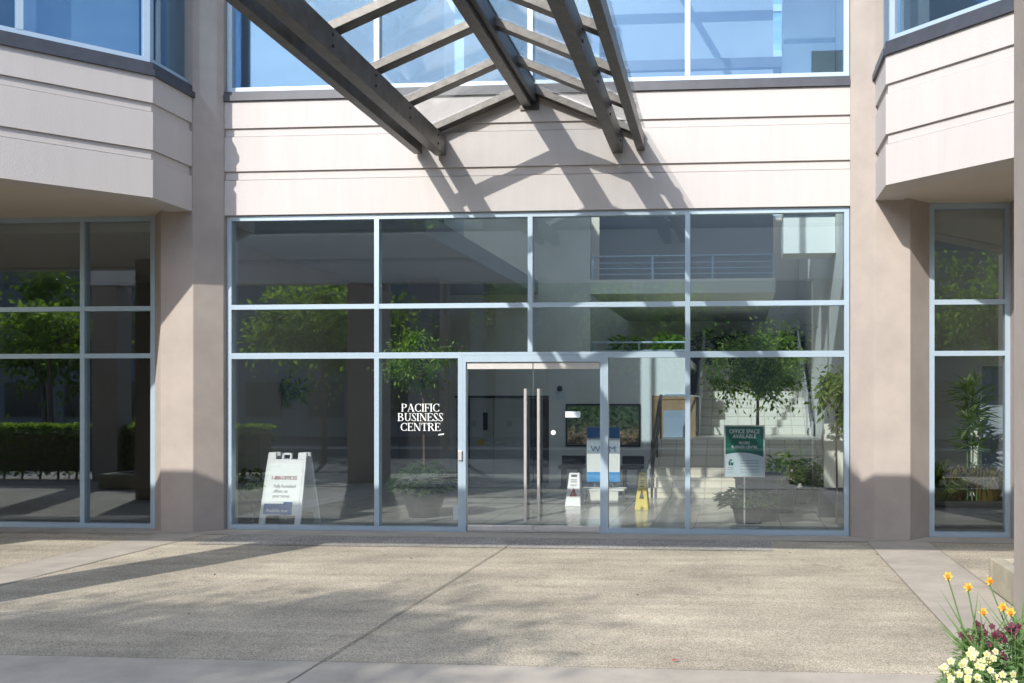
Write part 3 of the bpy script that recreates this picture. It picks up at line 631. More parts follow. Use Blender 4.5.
def wet_sign(px, base, top, halfb, halft, m, label, mark):
    Yg = 1.724*950/(base-402)*1.0
    r_ = ray(px, base); k = -EYE/r_.z; x, y = r_.x*k, r_.y*k
    s = y/950; h = (base-top)*s; wb, wt = halfb*s, halft*s
    t = thing('wet_floor_sign', (x, y, 0), label, 'caution sign')
    for sd, nm in ((-1, 'front_panel'), (1, 'rear_panel')):
        def f(mb):
            def P_(u, v, d): return (x+u, y+.16+sd*(.015+.15*(1-v/h))+sd*d, v+.005)
            def trap(v0, v1, c0=None, c1=None):
                a0 = wb+(wt-wb)*v0/h; a1 = wb+(wt-wb)*v1/h
                rng = ((-a0, a0, -a1, a1),) if c0 is None else ((-a0, -c0, -a1, -c0), (c0, a0, c0, a1))
                for l0, r0, l1, r1 in rng:
                    vs = [P_(u, v, d) for d in (0, .02) for u, v in ((l0, v0), (r0, v0), (r1, v1), (l1, v1))]
                    mb.add(vs, [(0, 1, 2, 3), (7, 6, 5, 4), (0, 4, 5, 1), (1, 5, 6, 2), (2, 6, 7, 3), (3, 7, 4, 0)])
            trap(0, h*.88); trap(h*.88, h*.95, wt*.6); trap(h*.95, h)
        o = part(nm, m, t, f, bevel=.004)
        if sd < 0:
            def dec(v0, v1, w0, w1, mm, nm2):
                def q(mb):
                    vs = [(x+u, y+.16-(.015+.15*(1-v/h))-.0235, v+.005) for u, v in ((-w0, v0), (w0, v0), (w1, v1), (-w1, v1))]
                    vs += [(a_, b_+.002, c_) for a_, b_, c_ in vs]
                    mb.add(vs, [(0, 1, 2, 3), (7, 6, 5, 4), (0, 4, 5, 1), (1, 5, 6, 2), (2, 6, 7, 3), (3, 7, 4, 0)])
                part(nm2, mm, o, q)
            dec(h*.30, h*.55, wt*.75, .004, M[mark], 'warning_triangle')
            dec(h*.34, h*.46, wt*.22, .006, M['ink'] if mark == 'ink2' else m, 'warning_symbol')
            for v in (.62, .72, .78): dec(h*v, h*(v+.03), wt*.6, wt*.6, M['grey' if mark == 'red' else 'ink'], 'print_line')
    return t
wet_sign(573, 506.5, 473.5, 8, 5.2, M['wplast'], 'white folding wet floor sign with a red triangle, seen through the right glass door', 'red')
wet_sign(641.5, 510, 473.5, 6.8, 3.2, M['yellow'], 'yellow folding wet floor sign standing at the foot of the stairs', 'ink')

def banner():
    y = 17.0; a = at(587, 427, y); b = at(620, 482, y); xm_ = (a.x+b.x)/2
    t = thing('banner_stand', (xm_, y, 0), 'blue and white poster stand lettered WOM behind the right door jamb', 'poster stand')
    H_ = a.z-b.z
    p = part('poster_board', M['vinyl'], t, lambda mb: mb.box(a.x, b.x, y-.02, y, b.z, a.z))
    part('blue_band', M['blue'], p, lambda mb: mb.box(a.x+.003, b.x-.003, y-.024, y-.0205, a.z-.19, a.z-.003))
    part('blue_band', M['lblue'], p, lambda mb: mb.box(a.x+.003, b.x-.003, y-.024, y-.0205, b.z+.003, b.z+.18))
    part('grey_band', M['blind'], p, lambda mb: mb.box(a.x+.003, b.x-.003, y-.022, y-.0202, a.z-.48, a.z-.191))
    text_mesh('lettering', 'WOM', .14, xm_+.0, y-.027, a.z-.44, M['navy'], p, bold=.0, width=1.25)
    part('stand_leg', M['frame'], t, lambda mb: (mb.tube([(xm_-.15, y+.01, b.z), (xm_-.2, y+.15, .01)], .012), mb.tube([(xm_+.15, y+.01, b.z), (xm_+.2, y+.15, .01)], .012), mb.tube([(xm_, y+.01, b.z), (xm_, y-.2, .01)], .012)))
    # low white table with a brochure holder in front
    y = 15.9; a = at(589, 489, y); b = at(617, 507, y)
    tb = thing('display_table', ((a.x+b.x)/2, y, 0), 'small cream table under a paper notice in front of the blue poster stand', 'table')
    part('tabletop', M['white'], tb, lambda mb: mb.box(a.x-.15, b.x+.12, y-.02, y+.4, a.z-.03, a.z), bevel=.004)
    part('front_cloth', M['white'], tb, lambda mb: mb.box(a.x-.02, b.x+.02, y-.005, y+.02, .02, a.z-.031), bevel=.004)
    part('leg', M['steel'], tb, lambda mb: mb.box(a.x-.12, a.x-.09, y+.3, y+.33, .005, a.z-.031))
    part('leg', M['steel'], tb, lambda mb: mb.box(b.x+.06, b.x+.09, y+.3, y+.33, .005, a.z-.031))
    c0, c1 = at(603.5, 472, y+.1), at(609, 489, y+.1)
    n = thing('paper_notice', (c0.x, y+.1, a.z), 'white upright paper card standing on the small cream table', 'notice')
    part('card', M['vinyl'], n, lambda mb: mb.box(c0.x, c1.x, y+.1, y+.106, a.z+.004, c0.z))
    part('foot', M['vinyl'], n, lambda mb: mb.box(c0.x, c1.x, y+.07, y+.14, a.z+.0005, a.z+.0035))
banner()

# framed picture (generic abstract colours), notices, camera
def artmat():
    m = bpy.data.materials.new('abstract_print'); m.use_nodes = True; nt = m.node_tree; b = nt.nodes['Principled BSDF']; N = nt.nodes.new; L = nt.links.new
    tc = N('ShaderNodeTexCoord'); v = N('ShaderNodeTexVoronoi'); v.inputs['Scale'].default_value = 19; L(tc.outputs['Object'], v.inputs['Vector'])
    s = N('ShaderNodeSeparateXYZ'); L(tc.outputs['Generated'], s.inputs[0])
    n = N('ShaderNodeTexNoise'); n.inputs['Scale'].default_value = 7; n.inputs['Detail'].default_value = 6; L(tc.outputs['Object'], n.inputs['Vector'])
    a = N('ShaderNodeMath'); a.operation = 'MULTIPLY_ADD'; a.inputs[1].default_value = .7; L(n.outputs[0], a.inputs[0]); L(s.outputs[2], a.inputs[2])
    cr = N('ShaderNodeValToRGB'); L(a.outputs[0], cr.inputs[0]); e = cr.color_ramp.elements
    e[0].position = .35; e[0].color = (.10, .07, .045, 1); e[1].position = 1.0; e[1].color = (.13, .20, .09, 1)
    q = cr.color_ramp.elements.new(.62); q.color = (.55, .38, .20, 1); q = cr.color_ramp.elements.new(.8); q.color = (.17, .19, .09, 1)
    mx = N('ShaderNodeMix'); mx.data_type = 'RGBA'; mx.blend_type = 'MULTIPLY'; mx.inputs[0].default_value = .8
    hs = N('ShaderNodeSeparateColor'); L(v.outputs['Color'], hs.inputs[0]); r = N('ShaderNodeMapRange'); r.inputs[3].default_value = .25; r.inputs[4].default_value = 3.0; L(hs.outputs[0], r.inputs[0])
    L(cr.outputs[0], mx.inputs[6]); L(r.outputs[0], mx.inputs[7]); L(mx.outputs[2], b.inputs['Base Color']); b.inputs['Roughness'].default_value = .3
    return m
a, b = at(566, 404, YB), at(640.5, 446.5, YB)
t = thing('framed_picture', ((a.x+b.x)/2, YB, b.z), 'wide dark-framed green and tan picture on the lobby back wall', 'picture')
part('print', artmat(), t, lambda mb: mb.box(a.x+.04, b.x-.04, YB-.03, YB-.012, b.z+.04, a.z-.04))
part('mount', M['vinyl'], t, lambda mb: mb.box(a.x+.02, b.x-.02, YB-.0118, YB-.003, b.z+.02, a.z-.02))
part('frame', M['black'], t, lambda mb: (mb.box(a.x, b.x, YB-.045, YB-.002, a.z-.035, a.z), mb.box(a.x, b.x, YB-.045, YB-.002, b.z, b.z+.035), mb.box(a.x, a.x+.035, YB-.045, YB-.002, b.z+.0351, a.z-.0351), mb.box(b.x-.035, b.x, YB-.045, YB-.002, b.z+.0351, a.z-.0351)))
a, b = at(555, 392, YB), at(565.5, 399.5, YB)
t = thing('wall_notice', ((a.x+b.x)/2, YB, b.z), 'small pale blue notice on the wall below the round camera', 'notice')
part('card', M['teal'], t, lambda mb: mb.box(a.x, b.x, YB-.008, YB-.002, b.z, a.z))
c = at(560, 388.5, YB)
t = thing('security_camera', (c.x, YB, c.z), 'small black round camera in a white ring high on the lobby wall', 'camera')
part('mount_ring', M['wplast'], t, lambda mb: mb.tube([(c.x, YB-.001, c.z), (c.x, YB-.03, c.z)], .085, 20))
part('dome', M['black'], t, lambda mb: mb.tube([(c.x, YB-.03, c.z), (c.x, YB-.06, c.z), (c.x, YB-.085, c.z)], [.062, .055, .025], 20))
a, b = at(664, 393.5, YB), at(688, 397.8, YB)
t = thing('door_sign', ((a.x+b.x)/2, YB, b.z), 'thin white sign with a blue line above the wood-framed door', 'sign')
part('plate', M['vinyl'], t, lambda mb: mb.box(a.x, b.x, YB-.012, YB-.002, b.z, a.z))
part('blue_line', M['lblue'], t, lambda mb: mb.box(a.x+.02, b.x-.02, YB-.0145, YB-.0125, a.z-.05, a.z-.015))
# wall lettering to the right of the picture
def bench(px0_, px1_, y, label):
    a, b = at(px0_, 470, y), at(px1_, 470, y)
    t = thing('lobby_bench', ((a.x+b.x)/2, y, 0), label, 'bench')
    part('seat', M['black'], t, lambda mb: mb.box(a.x, b.x, y-.22, y+.22, .36, .44), bevel=.02)
    part('backrest', M['black'], t, lambda mb: mb.box(a.x, b.x, y+.17, y+.24, .445, .62), bevel=.02)
    for x in (a.x+.08, b.x-.08):
        part('leg', M['black'], t, lambda mb: (mb.box(x-.02, x+.02, y-.2, y+.2, .03, .36), mb.box(x-.03, x+.03, y-.22, y+.22, .005, .03)))
bench(560, 584, 19.2, 'black lobby bench under the left half of the wide picture')
bench(621, 643, 19.2, 'black lobby bench beside the foot of the stair handrail')

# ------------------------------------------------------------------ plants
rnd = random.Random(5)
def rdir(z=None):
    v = Vector((rnd.gauss(0, 1), rnd.gauss(0, 1), rnd.gauss(0, 1))).normalized()
    return v
def crown(mb, c, rad, n, L, W, clumps=12, spread=.45):
    c = Vector(c); cs = []
    for i in range(clumps):
        d = rdir(); cs.append((c+Vector((d.x*rad[0], d.y*rad[1], d.z*rad[2]))*rnd.uniform(.35, .95), rnd.uniform(.6, 1.2)))
    for i in range(n):
        q, sc = rnd.choice(cs); d = rdir(); k = spread*sc*abs(rnd.gauss(0, .7))
        p = q+Vector((d.x*rad[0], d.y*rad[1], d.z*rad[2]))*k
        ld = (d+rdir()*.8+Vector((0, 0, -.35))).normalized()
        mb.leaf(p, ld, (rdir()+Vector((0, 0, 1.2))).normalized(), L*rnd.uniform(.6, 1.2), W*rnd.uniform(.6, 1.2))
    return cs
def tree(name, x, y, h, cz, rad, n, leaf, label, cat='tree', trunk=.06, L=.1, W=.05, z0=0, clumps=14, pot=None, group=None, spread=.45):
    t = thing(name, (x, y, z0), label, cat, group)
    mb = MB(); cs = crown(mb, (x, y, z0+cz), rad, n, L, W, clumps, spread); mb.build('crown', M[leaf], t)
    tb = MB(); top = Vector((x, y, z0+cz-rad[2]*.4))
    tb.tube([(x, y, z0), (x+trunk*.3, y, z0+cz*.3), (x-trunk*.2, y, z0+cz*.6), top], [trunk, trunk*.8, trunk*.7, trunk*.5], 8)
    for q, s in cs: tb.tube([top-Vector((0, 0, rnd.uniform(0, .25)*rad[2])), (top+q)/2+rdir()*.06, q], [trunk*.42, trunk*.25, trunk*.09], 5)
    tb.build('trunk', M['brownpost'], t)
    return t
def pot(mb_parent, x, y, r, h, z0=0, m='pot'):
    part('pot', M[m], mb_parent, lambda mb: mb.lathe((x, y, z0), [(r*.72, .004), (r*.95, h*.85), (r*1.05, h*.86), (r*1.05, h), (r*.94, h), (r*.92, h*.9)], 22), smooth=False, bevel=0)
def bushy(name, x, y, z0, r, h, n, leaf, label, ph=.35, pr=None, L=.13, W=.07, cat='potted plant', nopot=False, box=None):
    t = thing(name, (x, y, z0), label, cat)
    if box: part('planter_box', M['pot'], t, lambda mb: mb.box(x-box, x+box, y-.15, y+.15, z0+.002, z0+ph), bevel=.01)
    elif not nopot: pot(t, x, y, pr or r*.6, ph, z0)
    mb = MB()
    for i in range(n):
        a = rnd.uniform(0, 6.28); rr = r*math.sqrt(rnd.random()); zz = z0+ph+h*rnd.random()*(1-.45*(rr/r)**2)
        d = Vector((math.cos(a), math.sin(a), rnd.uniform(-.5, .7)))
        mb.leaf((x+rr*math.cos(a), y+rr*math.sin(a), zz), d, Vector((0, 0, 1))+rdir()*.5, L*rnd.uniform(.6, 1.2), W*rnd.uniform(.7, 1.2))
    mb.build('foliage', M[leaf], t)
    sb = MB()
    for i in range(9):
        a = i*.7; sb.tube([(x, y, z0+ph*.9), (x+r*.35*math.cos(a), y+r*.35*math.sin(a), z0+ph+h*.4), (x+r*.6*math.cos(a), y+r*.6*math.sin(a), z0+ph+h*.75)], [.008, .006, .003], 5)
    sb.build('stem', M['stem'], t)
    return t
# big ficus right of the doors
p = at(758, 500, 14.0)
t = tree('ficus_tree', p.x, 14.0, 3, 2.27, (.70, .55, .80), 5000, 'ficus', 'large ficus in a dark tub inside, right of the doors before the stairs', trunk=.035, L=.085, W=.038, clumps=30, z0=.0, spread=.36)
part('pot', M['pot'], t, lambda mb: mb.lathe((p.x, 14.0, 0), [(.30, .006), (.34, .60), (.37, .61), (.37, .68), (.33, .68), (.32, .62)], 24))
bushy('leafy_plant', p.x+.42, 14.9, 0, .30, .45, 260, 'ficus', 'low leafy potted plant at the right foot of the large ficus', ph=.5, pr=.2)
bushy('leafy_plant', p.x-.15, 13.6, 0, .42, .25, 330, 'dk', 'dark trailing potted plant below the green office sign', ph=.25, pr=.24)
q = at(795, 490, 16.2); bushy('leafy_plant', q.x, 16.2, 0, .34, .5, 320, 'dk', 'shaded round potted plant beside the right lobby wall', ph=.26, pr=.25)
q = at(815, 490, 16.8); bushy('leafy_plant', q.x, 16.8, 0, .26, .55, 220, 'ficus', 'slim potted plant in the corner right of the stairs', ph=.26, pr=.2)
# lit small tree at the far right of the entrance glass
q = at(838, 400, 13.6); tree('indoor_tree', q.x-.02, 13.6, 2.4, 1.85, (.34, .34, .58), 700, 'lime', 'sunlit bright green small tree against the rightmost lobby glass', trunk=.018, L=.13, W=.06, clumps=9)
part('lit_panel', M['white'], B, lambda mb: mb.box(1.28, 1.70, 14.3, 14.42, .45, 1.4))
part('panel_base', M['black'], B, lambda mb: mb.box(1.2, 1.70, 14.28, 14.44, .004, .449))
# ficus behind the lettering
p = at(424, 500, 13.95)
t = tree('ficus_tree', p.x, 13.95, 2.7, 2.3, (.62, .5, .5), 2300, 'ficus', 'slender ficus in a black bowl behind the lettering', trunk=.03, L=.085, W=.036, clumps=16, spread=.38)
part('pot', M['pot'], t, lambda mb: mb.lathe((p.x, 13.95, 0), [(.22, .006), (.32, .36), (.34, .37), (.34, .42), (.30, .42), (.29, .38)], 24))
mb = MB()
for i in range(900):
    a = rnd.uniform(0, 6.28); rr = .46*math.sqrt(rnd.random()); mb.leaf((p.x+rr*math.cos(a), 13.95+rr*math.sin(a), .40+.42*rnd.random()*(1-.6*(rr/.46)**2)), (math.cos(a), math.sin(a), rnd.uniform(-.6, .6)), (0, 0, 1), .13, .08)
mb.build('underplanting', M['dk'], t)
# slender tree by the left pane
p = at(281, 400, 14.9); tree('indoor_tree', p.x, 14.9, 2.4, 1.95, (.40, .35, .42), 420, 'ficus', 'thin drooping indoor tree above the sandwich board', trunk=.018, L=.17, W=.05, clumps=8)
# planters with yellow foliage behind the left pane
def grassy(name, x, y, z0, r, h, n, leaf, label, wd=.018, bx=None, cat='plant'):
    t = thing(name, (x, y, z0), label, cat)
    mb = MB()
    for i in range(n):
        a = rnd.uniform(0, 6.28); rr = r*.35*math.sqrt(rnd.random()); hh = h*rnd.uniform(.6, 1.1); o = Vector((x+rr*math.cos(a), y+rr*math.sin(a), z0+.002)); d = Vector((math.cos(a), math.sin(a), 0)); sd = Vector((-math.sin(a), math.cos(a), 0))
        pts = [o, o+d*r*.25+Vector((0, 0, hh*.6)), o+d*r*.6+Vector((0, 0, hh*.95)), o+d*r*1.0+Vector((0, 0, hh*.8))]; ws = [wd, wd*1.1, wd*.8, .001]
        vs = [q_ for p_, w_ in zip(pts, ws) for q_ in (p_-sd*w_, p_+sd*w_)]
        mb.add(vs, [(0, 1, 3, 2), (2, 3, 5, 4), (4, 5, 7, 6)])
    o_ = mb.build('foliage', M[leaf], t)
    return t
def planter(x0, x1, y0, y1, h, label, m='curb', soil=True, slot=False):
    t = thing('planter', ((x0+x1)/2, (y0+y1)/2, 0), label, 'planter')
    def f(mb):
        mb.box(x0, x1, y0, y0+.12, .013, h); mb.box(x0, x1, y1-.12, y1, .013, h); mb.box(x0, x0+.12, y0+.1201, y1-.1201, .013, h); mb.box(x1-.12, x1, y0+.1201, y1-.1201, .013, h)
    part('wall', M[m], t, f, bevel=.012)
    if soil: part('soil', M['soil'], t, lambda mb: mb.box(x0+.121, x1-.121, y0+.121, y1-.121, .014, h-.04))
    return t
planter(-7.28, -6.72, D+.35, D+1.15, .34, 'low dark planter inside behind the sandwich board', 'pot')
grassy('yellow_shrub', -7.08, D+.75, .30, .30, .45, 90, 'straw', 'yellow-green grassy plant left of the sandwich board in the indoor planter', .02)
grassy('yellow_shrub', -6.87, D+.6, .30, .26, .30, 80, 'lime', 'fresh green grassy plant partly hidden by the sandwich board', .02)
# plants of the right ground-floor window
planter(2.5, 3.9, D+.75, D+1.5, .38, 'dark planter behind the narrow right-hand window', 'pot')
grassy('green_fern', 2.72, D+.98, .33, .42, .38, 130, 'lime', 'bright green fern at the left end of the right window planter', .016)
grassy('brown_fern', 3.02, D+1.2, .33, .42, .52, 170, 'fern', 'brown-orange fern in the middle of the right window planter', .013)
grassy('brown_fern', 3.42, D+1.1, .33, .42, .48, 170, 'fern', 'brown-orange fern at the right end of the right window planter', .013)
def cane(x, y, z0, h, label):
    t = thing('bamboo_plant', (x, y, z0), label, 'plant')
    st = MB(); lf = MB()
    for k in range(3):
        xx = x+.06*k-.06; st.tube([(xx, y, z0), (xx+.02*k, y, z0+h*.6), (xx+.05*(k-1), y, z0+h)], [.012, .01, .005], 6)
        for i in range(11):
            zz = z0+h*(.42+.56*i/11); a = rnd.uniform(0, 6.28)
            for j in range(5):
                aa = a+(j-2)*.5+math.pi*(i % 2); lf.leaf((xx, y, zz), (math.cos(aa), math.sin(aa)*.6, -.15+.2*j), (0, 0, 1), rnd.uniform(.22, .42), .055)
    st.build('cane', M['stem'], t); lf.build('foliage', M['lime'], t)
cane(3.2, D+.95, .34, 1.75, 'bright green bamboo-like plant rising in the narrow right-hand window')
a = at(981, 380, D+1.9)
t = thing('info_board', (a.x+.1, D+1.9, 0), 'tall white-edged grey info board behind the bamboo-like plant', 'sign')
part('board', M['blind'], t, lambda mb: mb.box(a.x+.01, a.x+.4, D+1.9, D+1.93, .72, 2.25)); part('frame', M['wplast'], t, lambda mb: (mb.box(a.x-.03, a.x+.009, D+1.88, D+1.94, .7, 2.27), mb.box(a.x+.401, a.x+.44, D+1.88, D+1.94, .7, 2.27), mb.box(a.x+.01, a.x+.4, D+1.88, D+1.94, 2.251, 2.27)))
part('post', M['frame'], t, lambda mb: mb.box(a.x+.15, a.x+.2, D+1.94, D+1.98, .005, 2.2)); 
# plants along the mezzanine edge and at the head of the stairs
for pxx, lf_, lab in ((627, 'lime', 'bushy potted plant on the mezzanine ledge, left of its neighbour'), (668, 'lime', 'bushy potted plant on the mezzanine ledge next to the mullion')):
    q = at(pxx, 350, YB+.45); bushy('leafy_plant', q.x, YB+.45, 2.66, .30, .40, 150, 'ficus', lab, ph=.14, box=.2, L=.2, W=.13)
for pxx, lab in ((706, 'dark box planter on the stair head, left end'), (735, 'dark box planter on the stair head, middle'), (790, 'dark box planter on the stair head, right end')):
    q = at(pxx, 370, 24.6); bushy('leafy_plant', q.x, 24.9, 2.66, .36, .45, 150, 'dk', lab, ph=.5, box=.34, L=.18, W=.1)

# ------------------------------------------------------------------ court: planters, hedge, trees, street behind the camera
planter(2.30, 4.3, 6.5, 8.95, .30, 'low weathered concrete planter edge in front of the right window', 'curb')
grassy('green_fern', 3.4, 7.8, .26, .4, .45, 70, 'hedge', 'green fern in the low concrete planter')
def hedge(x0, x1, y0, y1, h, label):
    t = thing('hedge', ((x0+x1)/2, (y0+y1)/2, 0), label, 'hedge')
    mb = MB()
    for i in range(6500):
        s = rnd.random(); x = rnd.uniform(x0, x1); y = rnd.uniform(y0, y1); z = rnd.uniform(.12, h)
        k = rnd.random()
        if k < .4: z = h+rnd.gauss(0, .02)
        elif k < .7: y = y1+rnd.gauss(0, .03)
        elif k < .9: y = y0+rnd.gauss(0, .03)
        mb.leaf((x, y, z), rdir(), rdir(), .09, .06)
    mb.build('foliage', M['hedge'], t)
    gb = MB()
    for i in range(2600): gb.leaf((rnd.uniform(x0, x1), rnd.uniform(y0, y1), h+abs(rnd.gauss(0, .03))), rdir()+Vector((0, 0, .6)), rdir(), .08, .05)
    gb.build('sun_tinted_top', M['lime'], t)  # sunlight on the hedge top is put into these lime-coloured leaves
    tb = MB()
    for i in range(16): xx = x0+(x1-x0)*(i+.5)/16; tb.tube([(xx, (y0+y1)/2, .0), (xx+.05, (y0+y1)/2, .5)], [.025, .015], 6)
    tb.box(x0+.1, x1-.1, y0+.15, y1-.15, .2, h-.12); tb.build('stem', M['brownpost'], t)
hedge(-17, -10.2, 4.4, 5.2, 1.15, 'clipped green hedge along the left side of the court')
planter(-12.6, -10.6, 5.6, 7.0, .3, 'low concrete planter beside the clipped hedge', 'curb')
grassy('brown_fern', -11.7, 6.3, .26, .5, .55, 110, 'fern', 'brown fern in the planter beside the hedge', .015)
T_ = [(-10.3, -8.0, 11, 9.5, (2.6, 2.0, 1.4), 8000, 'ficus', 'tallest street tree, left of the viewpoint'),
      (-11.9, -1.7, 5.2, 3.9, (2.3, 1.6, 1.1), 5200, 'lime', 'bright green street tree beyond the left portal column'),
      (-3.0, -8.6, 7.0, 4.7, (2.6, 2.2, 2.3), 3000, 'ficus', 'street tree at the kerb behind the viewpoint, left of centre'),
      (5.0, -11.0, 7.0, 4.7, (2.6, 2.2, 2.3), 3000, 'hedge', 'street tree at the kerb behind the viewpoint, right of centre'),
      (8.5, -7.6, 7.0, 4.8, (2.6, 2.2, 2.4), 3000, 'ficus', 'street tree at the kerb far to the right'),
      (-7.2, -10.5, 7.4, 4.8, (2.7, 2.2, 2.4), 3000, 'hedge', 'street tree at the kerb left of the viewpoint'),
      (-20.6, -2.2, 5.2, 3.9, (1.5, 1.4, .8), 1900, 'lime', 'bright green street tree at the far left of the court')]
for x, y, h, cz, rad, n, lf, lab in T_:
    tree('street_tree', x, y, h, cz, rad, n, lf, lab, trunk=.09, L=.20, W=.13, clumps=26, group='street trees behind the viewpoint', spread=.42)
for x, y, cz, rad, n, lf, lab in ((-24.5, -7, 4.2, (3.4, 2.4, 2.6), 3600, 'hedge', 'broad street tree beyond the hedge'), (-15.5, -12, 4.6, (3.4, 2.2, 2.9), 3600, 'ficus', 'wide street tree opposite the left window'), (-31, -4, 4.2, (3.2, 2.4, 2.6), 3000, 'ficus', 'outermost street tree on the far left'), (13, -13, 4.6, (3.2, 2.2, 2.8), 3000, 'hedge', 'outermost street tree on the right')):
    tree('street_tree', x, y, 7, cz, rad, n, lf, lab, trunk=.09, L=.26, W=.17, clumps=24, group='street trees behind the viewpoint', spread=.42)
def street_building(x0, x1, y0, y1, h, m, label, nf):
    t = thing('street_building', ((x0+x1)/2, y1, 0), label, 'building')
    part('wall', M[m], t, lambda mb: mb.box(x0, x1, y0, y1, 0, h)); part('roof', M['roof'], t, lambda mb: mb.box(x0-.2, x1+.2, y0-.2, y1+.25, h, h+.35))
    n = int((x1-x0)/3)
    for f in range(nf):
        for i in range(n):
            xx = x0+(i+.5)*(x1-x0)/n; zz = 1+f*3.3
            wd_ = part('window', M['cap'], t, lambda mb: mb.box(xx-.95, xx+.95, y1, y1+.05, zz-.05, zz+1.75)); part('pane', M['glassdark'], wd_, lambda mb: mb.box(xx-.88, xx+.88, y1+.051, y1+.06, zz, zz+1.7))
street_building(-38, -12.5, -34, -21, 11.5, 'street', 'grey three-storey building across the street, left', 3)
street_building(-12, 8, -36, -21.5, 12.5, 'brick', 'warm-toned three-storey building across the street, centre', 3)
street_building(8.6, 34, -34, -21, 11.5, 'street', 'grey three-storey building across the street, right', 3)

# ------------------------------------------------------------------ flower bed in the foreground
rnd.seed(8)
fx0, fx1, fy0, fy1 = 1.06, 2.5, 3.75, 4.85
t = thing('flower_planter', (1.5, 4.4, 0), 'low concrete flower planter in the bottom right corner in front of the column', 'planter')
part('wall', M['curb'], t, lambda mb: (mb.box(fx0, fx1, fy0, fy0+.08, .013, .40), mb.box(fx0, fx1, fy1-.08, fy1, .013, .40), mb.box(fx0, fx0+.08, fy0+.0801, fy1-.0801, .013, .40), mb.box(fx1-.08, fx1, fy0+.0801, fy1-.0801, .013, .40)), bevel=.01)
part('soil', M['soil'], t, lambda mb: mb.box(fx0+.081, fx1-.081, fy0+.081, fy1-.081, .014, .37))
def daffodil(px, py, y, label, lean=0.):
    h = at(px, py, y); bx = at(996, 660, y).x+rnd.uniform(-.03, .12)+lean*.10; by = y+rnd.uniform(-.05, .05)
    t = thing('daffodil', (bx, by, .37), label, 'flower', 'orange daffodils in the flower planter')
    base = Vector((bx, by, .371)); mid = base.lerp(h, .55)+Vector(((base.x-h.x)*.12, 0, .02))
    part('stem', M['stem'], t, lambda mb: mb.tube([base, mid, h+Vector((0, .01, -.005))], [.0045, .004, .0035], 6))
    fl = MB(); f = Vector((rnd.uniform(-.4, .4), -1, .1)).normalized(); u = f.cross(Vector((0, 0, 1))).normalized(); v = u.cross(f)
    for i in range(6):
        a = i*math.pi/3; d = u*math.cos(a)+v*math.sin(a); fl.leaf(h, d+f*.12, f, .024, .019)
    flo = fl.build('petals', M['daff'], t)
    part('cup', M['daffc'], flo, lambda mb: mb.tube([h, h+f*.008, h+f*.018], [.003, .006, .009], 10))
    lf = MB()
    for i in range(13):
        a = rnd.uniform(0, 6.28); tip = Vector((bx+rnd.uniform(-.20, .22), by+rnd.uniform(-.12, .12), rnd.uniform(.62, .88))); m_ = base.lerp(tip, .5)+Vector((-(tip.x-bx)*.25, 0, .05)); s_ = Vector((.0045, .002, 0))
        lf.add([base-s_, base+s_, m_-s_*1.3, m_+s_*1.3, tip, ], [(0, 1, 3, 2), (2, 3, 4)])
    lf.build('leaves', M['stem'], t)
daffodil(948, 576, 4.45, 'orange daffodil at the upper left, the tallest of the planter', -1)
daffodil(968, 587, 4.42, 'orange daffodil just right of the tallest, seen from the side', -.5)
daffodil(989, 581, 4.5, 'orange daffodil in front of the concrete planter edge', 0)
daffodil(1002.5, 607, 4.4, 'orange daffodil left of the rightmost one', .3)
daffodil(1010.5, 612, 4.38, 'rightmost orange daffodil of the planter', .6)
daffodil(983, 612, 4.55, 'pale yellow daffodil low in the middle of the planter', 0)
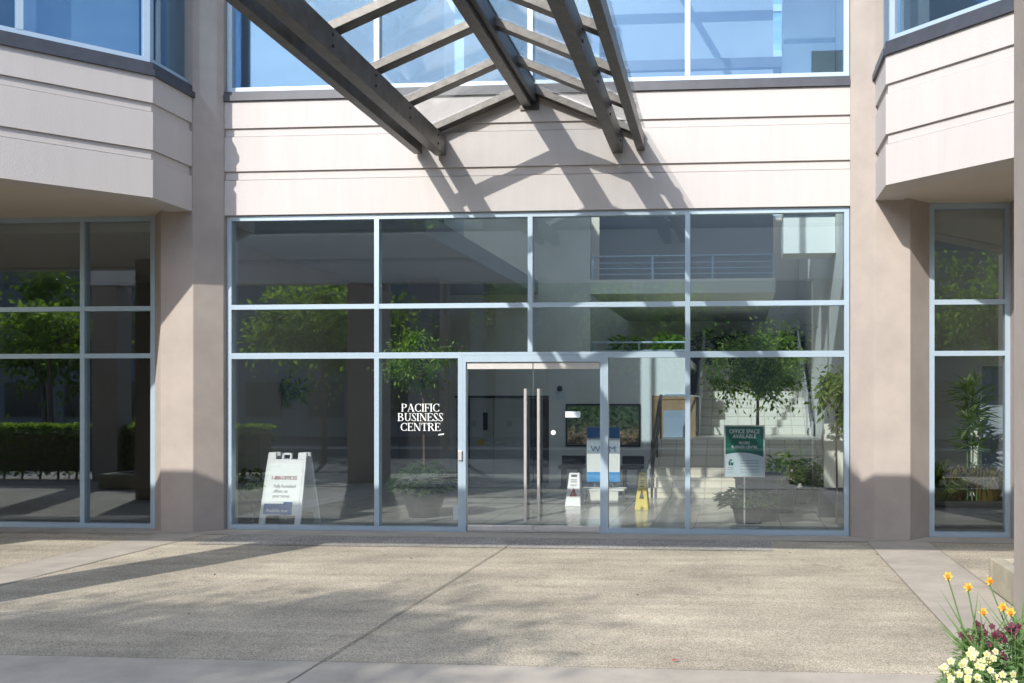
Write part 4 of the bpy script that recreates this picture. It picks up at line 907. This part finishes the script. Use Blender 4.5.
def pansy(px, py, y, petal, n, r, label, hs):
    c = at(px, py, y); c.z = max(c.z, .44)
    t = thing('pansy_plant', (c.x, y, .37), label, 'flowers', hs)
    lf = MB()
    for i in range(150):
        a = rnd.uniform(0, 6.28); rr = r*math.sqrt(rnd.random()); zz = .371+(c.z-.39)*rnd.random()
        lf.leaf((c.x+rr*math.cos(a), y+rr*math.sin(a), zz), (math.cos(a), math.sin(a), rnd.uniform(-.2, .8)), (0, 0, 1), .045, .022)
    sb = MB()
    fol = lf.build('foliage', M['stem'], t)
    for i in range(n):
        a = rnd.uniform(0, 6.28); rr = r*math.sqrt(rnd.random())*1.05; q = Vector((c.x+rr*math.cos(a), y+rr*math.sin(a)*.8, c.z+rnd.uniform(-.05, .02)))
        f = Vector((rnd.uniform(-.5, .5), -1, rnd.uniform(.0, .8))).normalized(); u = f.cross(Vector((0, 0, 1))).normalized(); v = u.cross(f)
        mb = MB()
        for k in range(5):
            aa = k*2*math.pi/5+.3; d = u*math.cos(aa)+v*math.sin(aa); mid_ = q+d*.010
            nn = 7; vs = [mid_+d*.001*k*0+f*(.0006*k)]+[mid_+f*(.0006*k)+(u*math.cos(2*math.pi*j/nn)+v*math.sin(2*math.pi*j/nn)  )*.0068 for j in range(nn)]
            mb.add(vs, [(0, 1+j, 1+(j+1) % nn) for j in range(nn)])
        b_ = mb.build('bloom', M[petal], t)
        part('eye', M['yel' if petal == 'wpet' else 'ink'], b_, lambda m2: m2.tube([q+f*.0035, q+f*.006], .0045, 6))
        sb.tube([Vector((c.x+(q.x-c.x)*.5, y, .372)), q-f*.002], .002, 4)
    sb.build('stems', M['stem'], t)
gw = 'cream pansies along the planter edge'; gm_ = 'dark maroon pansies among the daffodils'
pansy(958, 664, 4.15, 'wpet', 15, .07, 'cream pansies at the left corner of the flower planter', gw)
pansy(978, 655, 4.25, 'wpet', 18, .075, 'cream pansies second from the planter corner, highest mound', gw)
pansy(996, 672, 4.1, 'wpet', 12, .08, 'cream pansies below the maroon ones, near the frame bottom', gw)
pansy(968, 678, 4.05, 'wpet', 12, .08, 'cream pansies lowest in the bottom right corner', gw)
pansy(967, 628, 4.45, 'mar', 4, .04, 'dark maroon pansy left of the others among the leaves', gm_)
pansy(984, 627, 4.45, 'mar', 6, .05, 'dark maroon pansies in the middle of the planter', gm_)
pansy(996, 632, 4.4, 'mar', 7, .05, 'dark maroon pansies under the rightmost daffodils', gm_)
pansy(1015, 628, 4.35, 'mar', 9, .06, 'dark maroon pansies at the right edge of the picture', gm_)
pansy(997, 650, 4.3, 'mar', 5, .05, 'dark maroon pansies just above the cream ones', gm_)
LIT = [(-3.6, 10.2), (-5.2, 9.1), (-.9, 8.4), (-1.6, 11.5), (-4.4, 7.3), (.6, 10.8)]
for (x, y), lab in zip(LIT, ('tiny dry leaf on the paving near the left door', 'tiny dry leaf in the shadow strip on the left paving', 'tiny dry leaf on the sunny paving right of centre', 'tiny dry leaf near the entrance apron', 'tiny dry leaf in the tree shade at the lower left', 'tiny dry leaf on the sunny paving towards the right column')):
    t = MB(); t.leaf((x, y, .016), rdir(), (0, 0, 1), .04, .03); tag(t.build('fallen_leaf', M['brownpost']), lab, 'leaf')
# a fallen leaf on the paving
q = ray(671, 663); k = -EYE/q.z
t = MB(); t.leaf((q.x*k, q.y*k, .016), (1, .3, .1), (0, 0, 1), .05, .035); tag(t.build('fallen_leaf', M['red']), 'single small red leaf lying on the paving near the bottom', 'leaf')
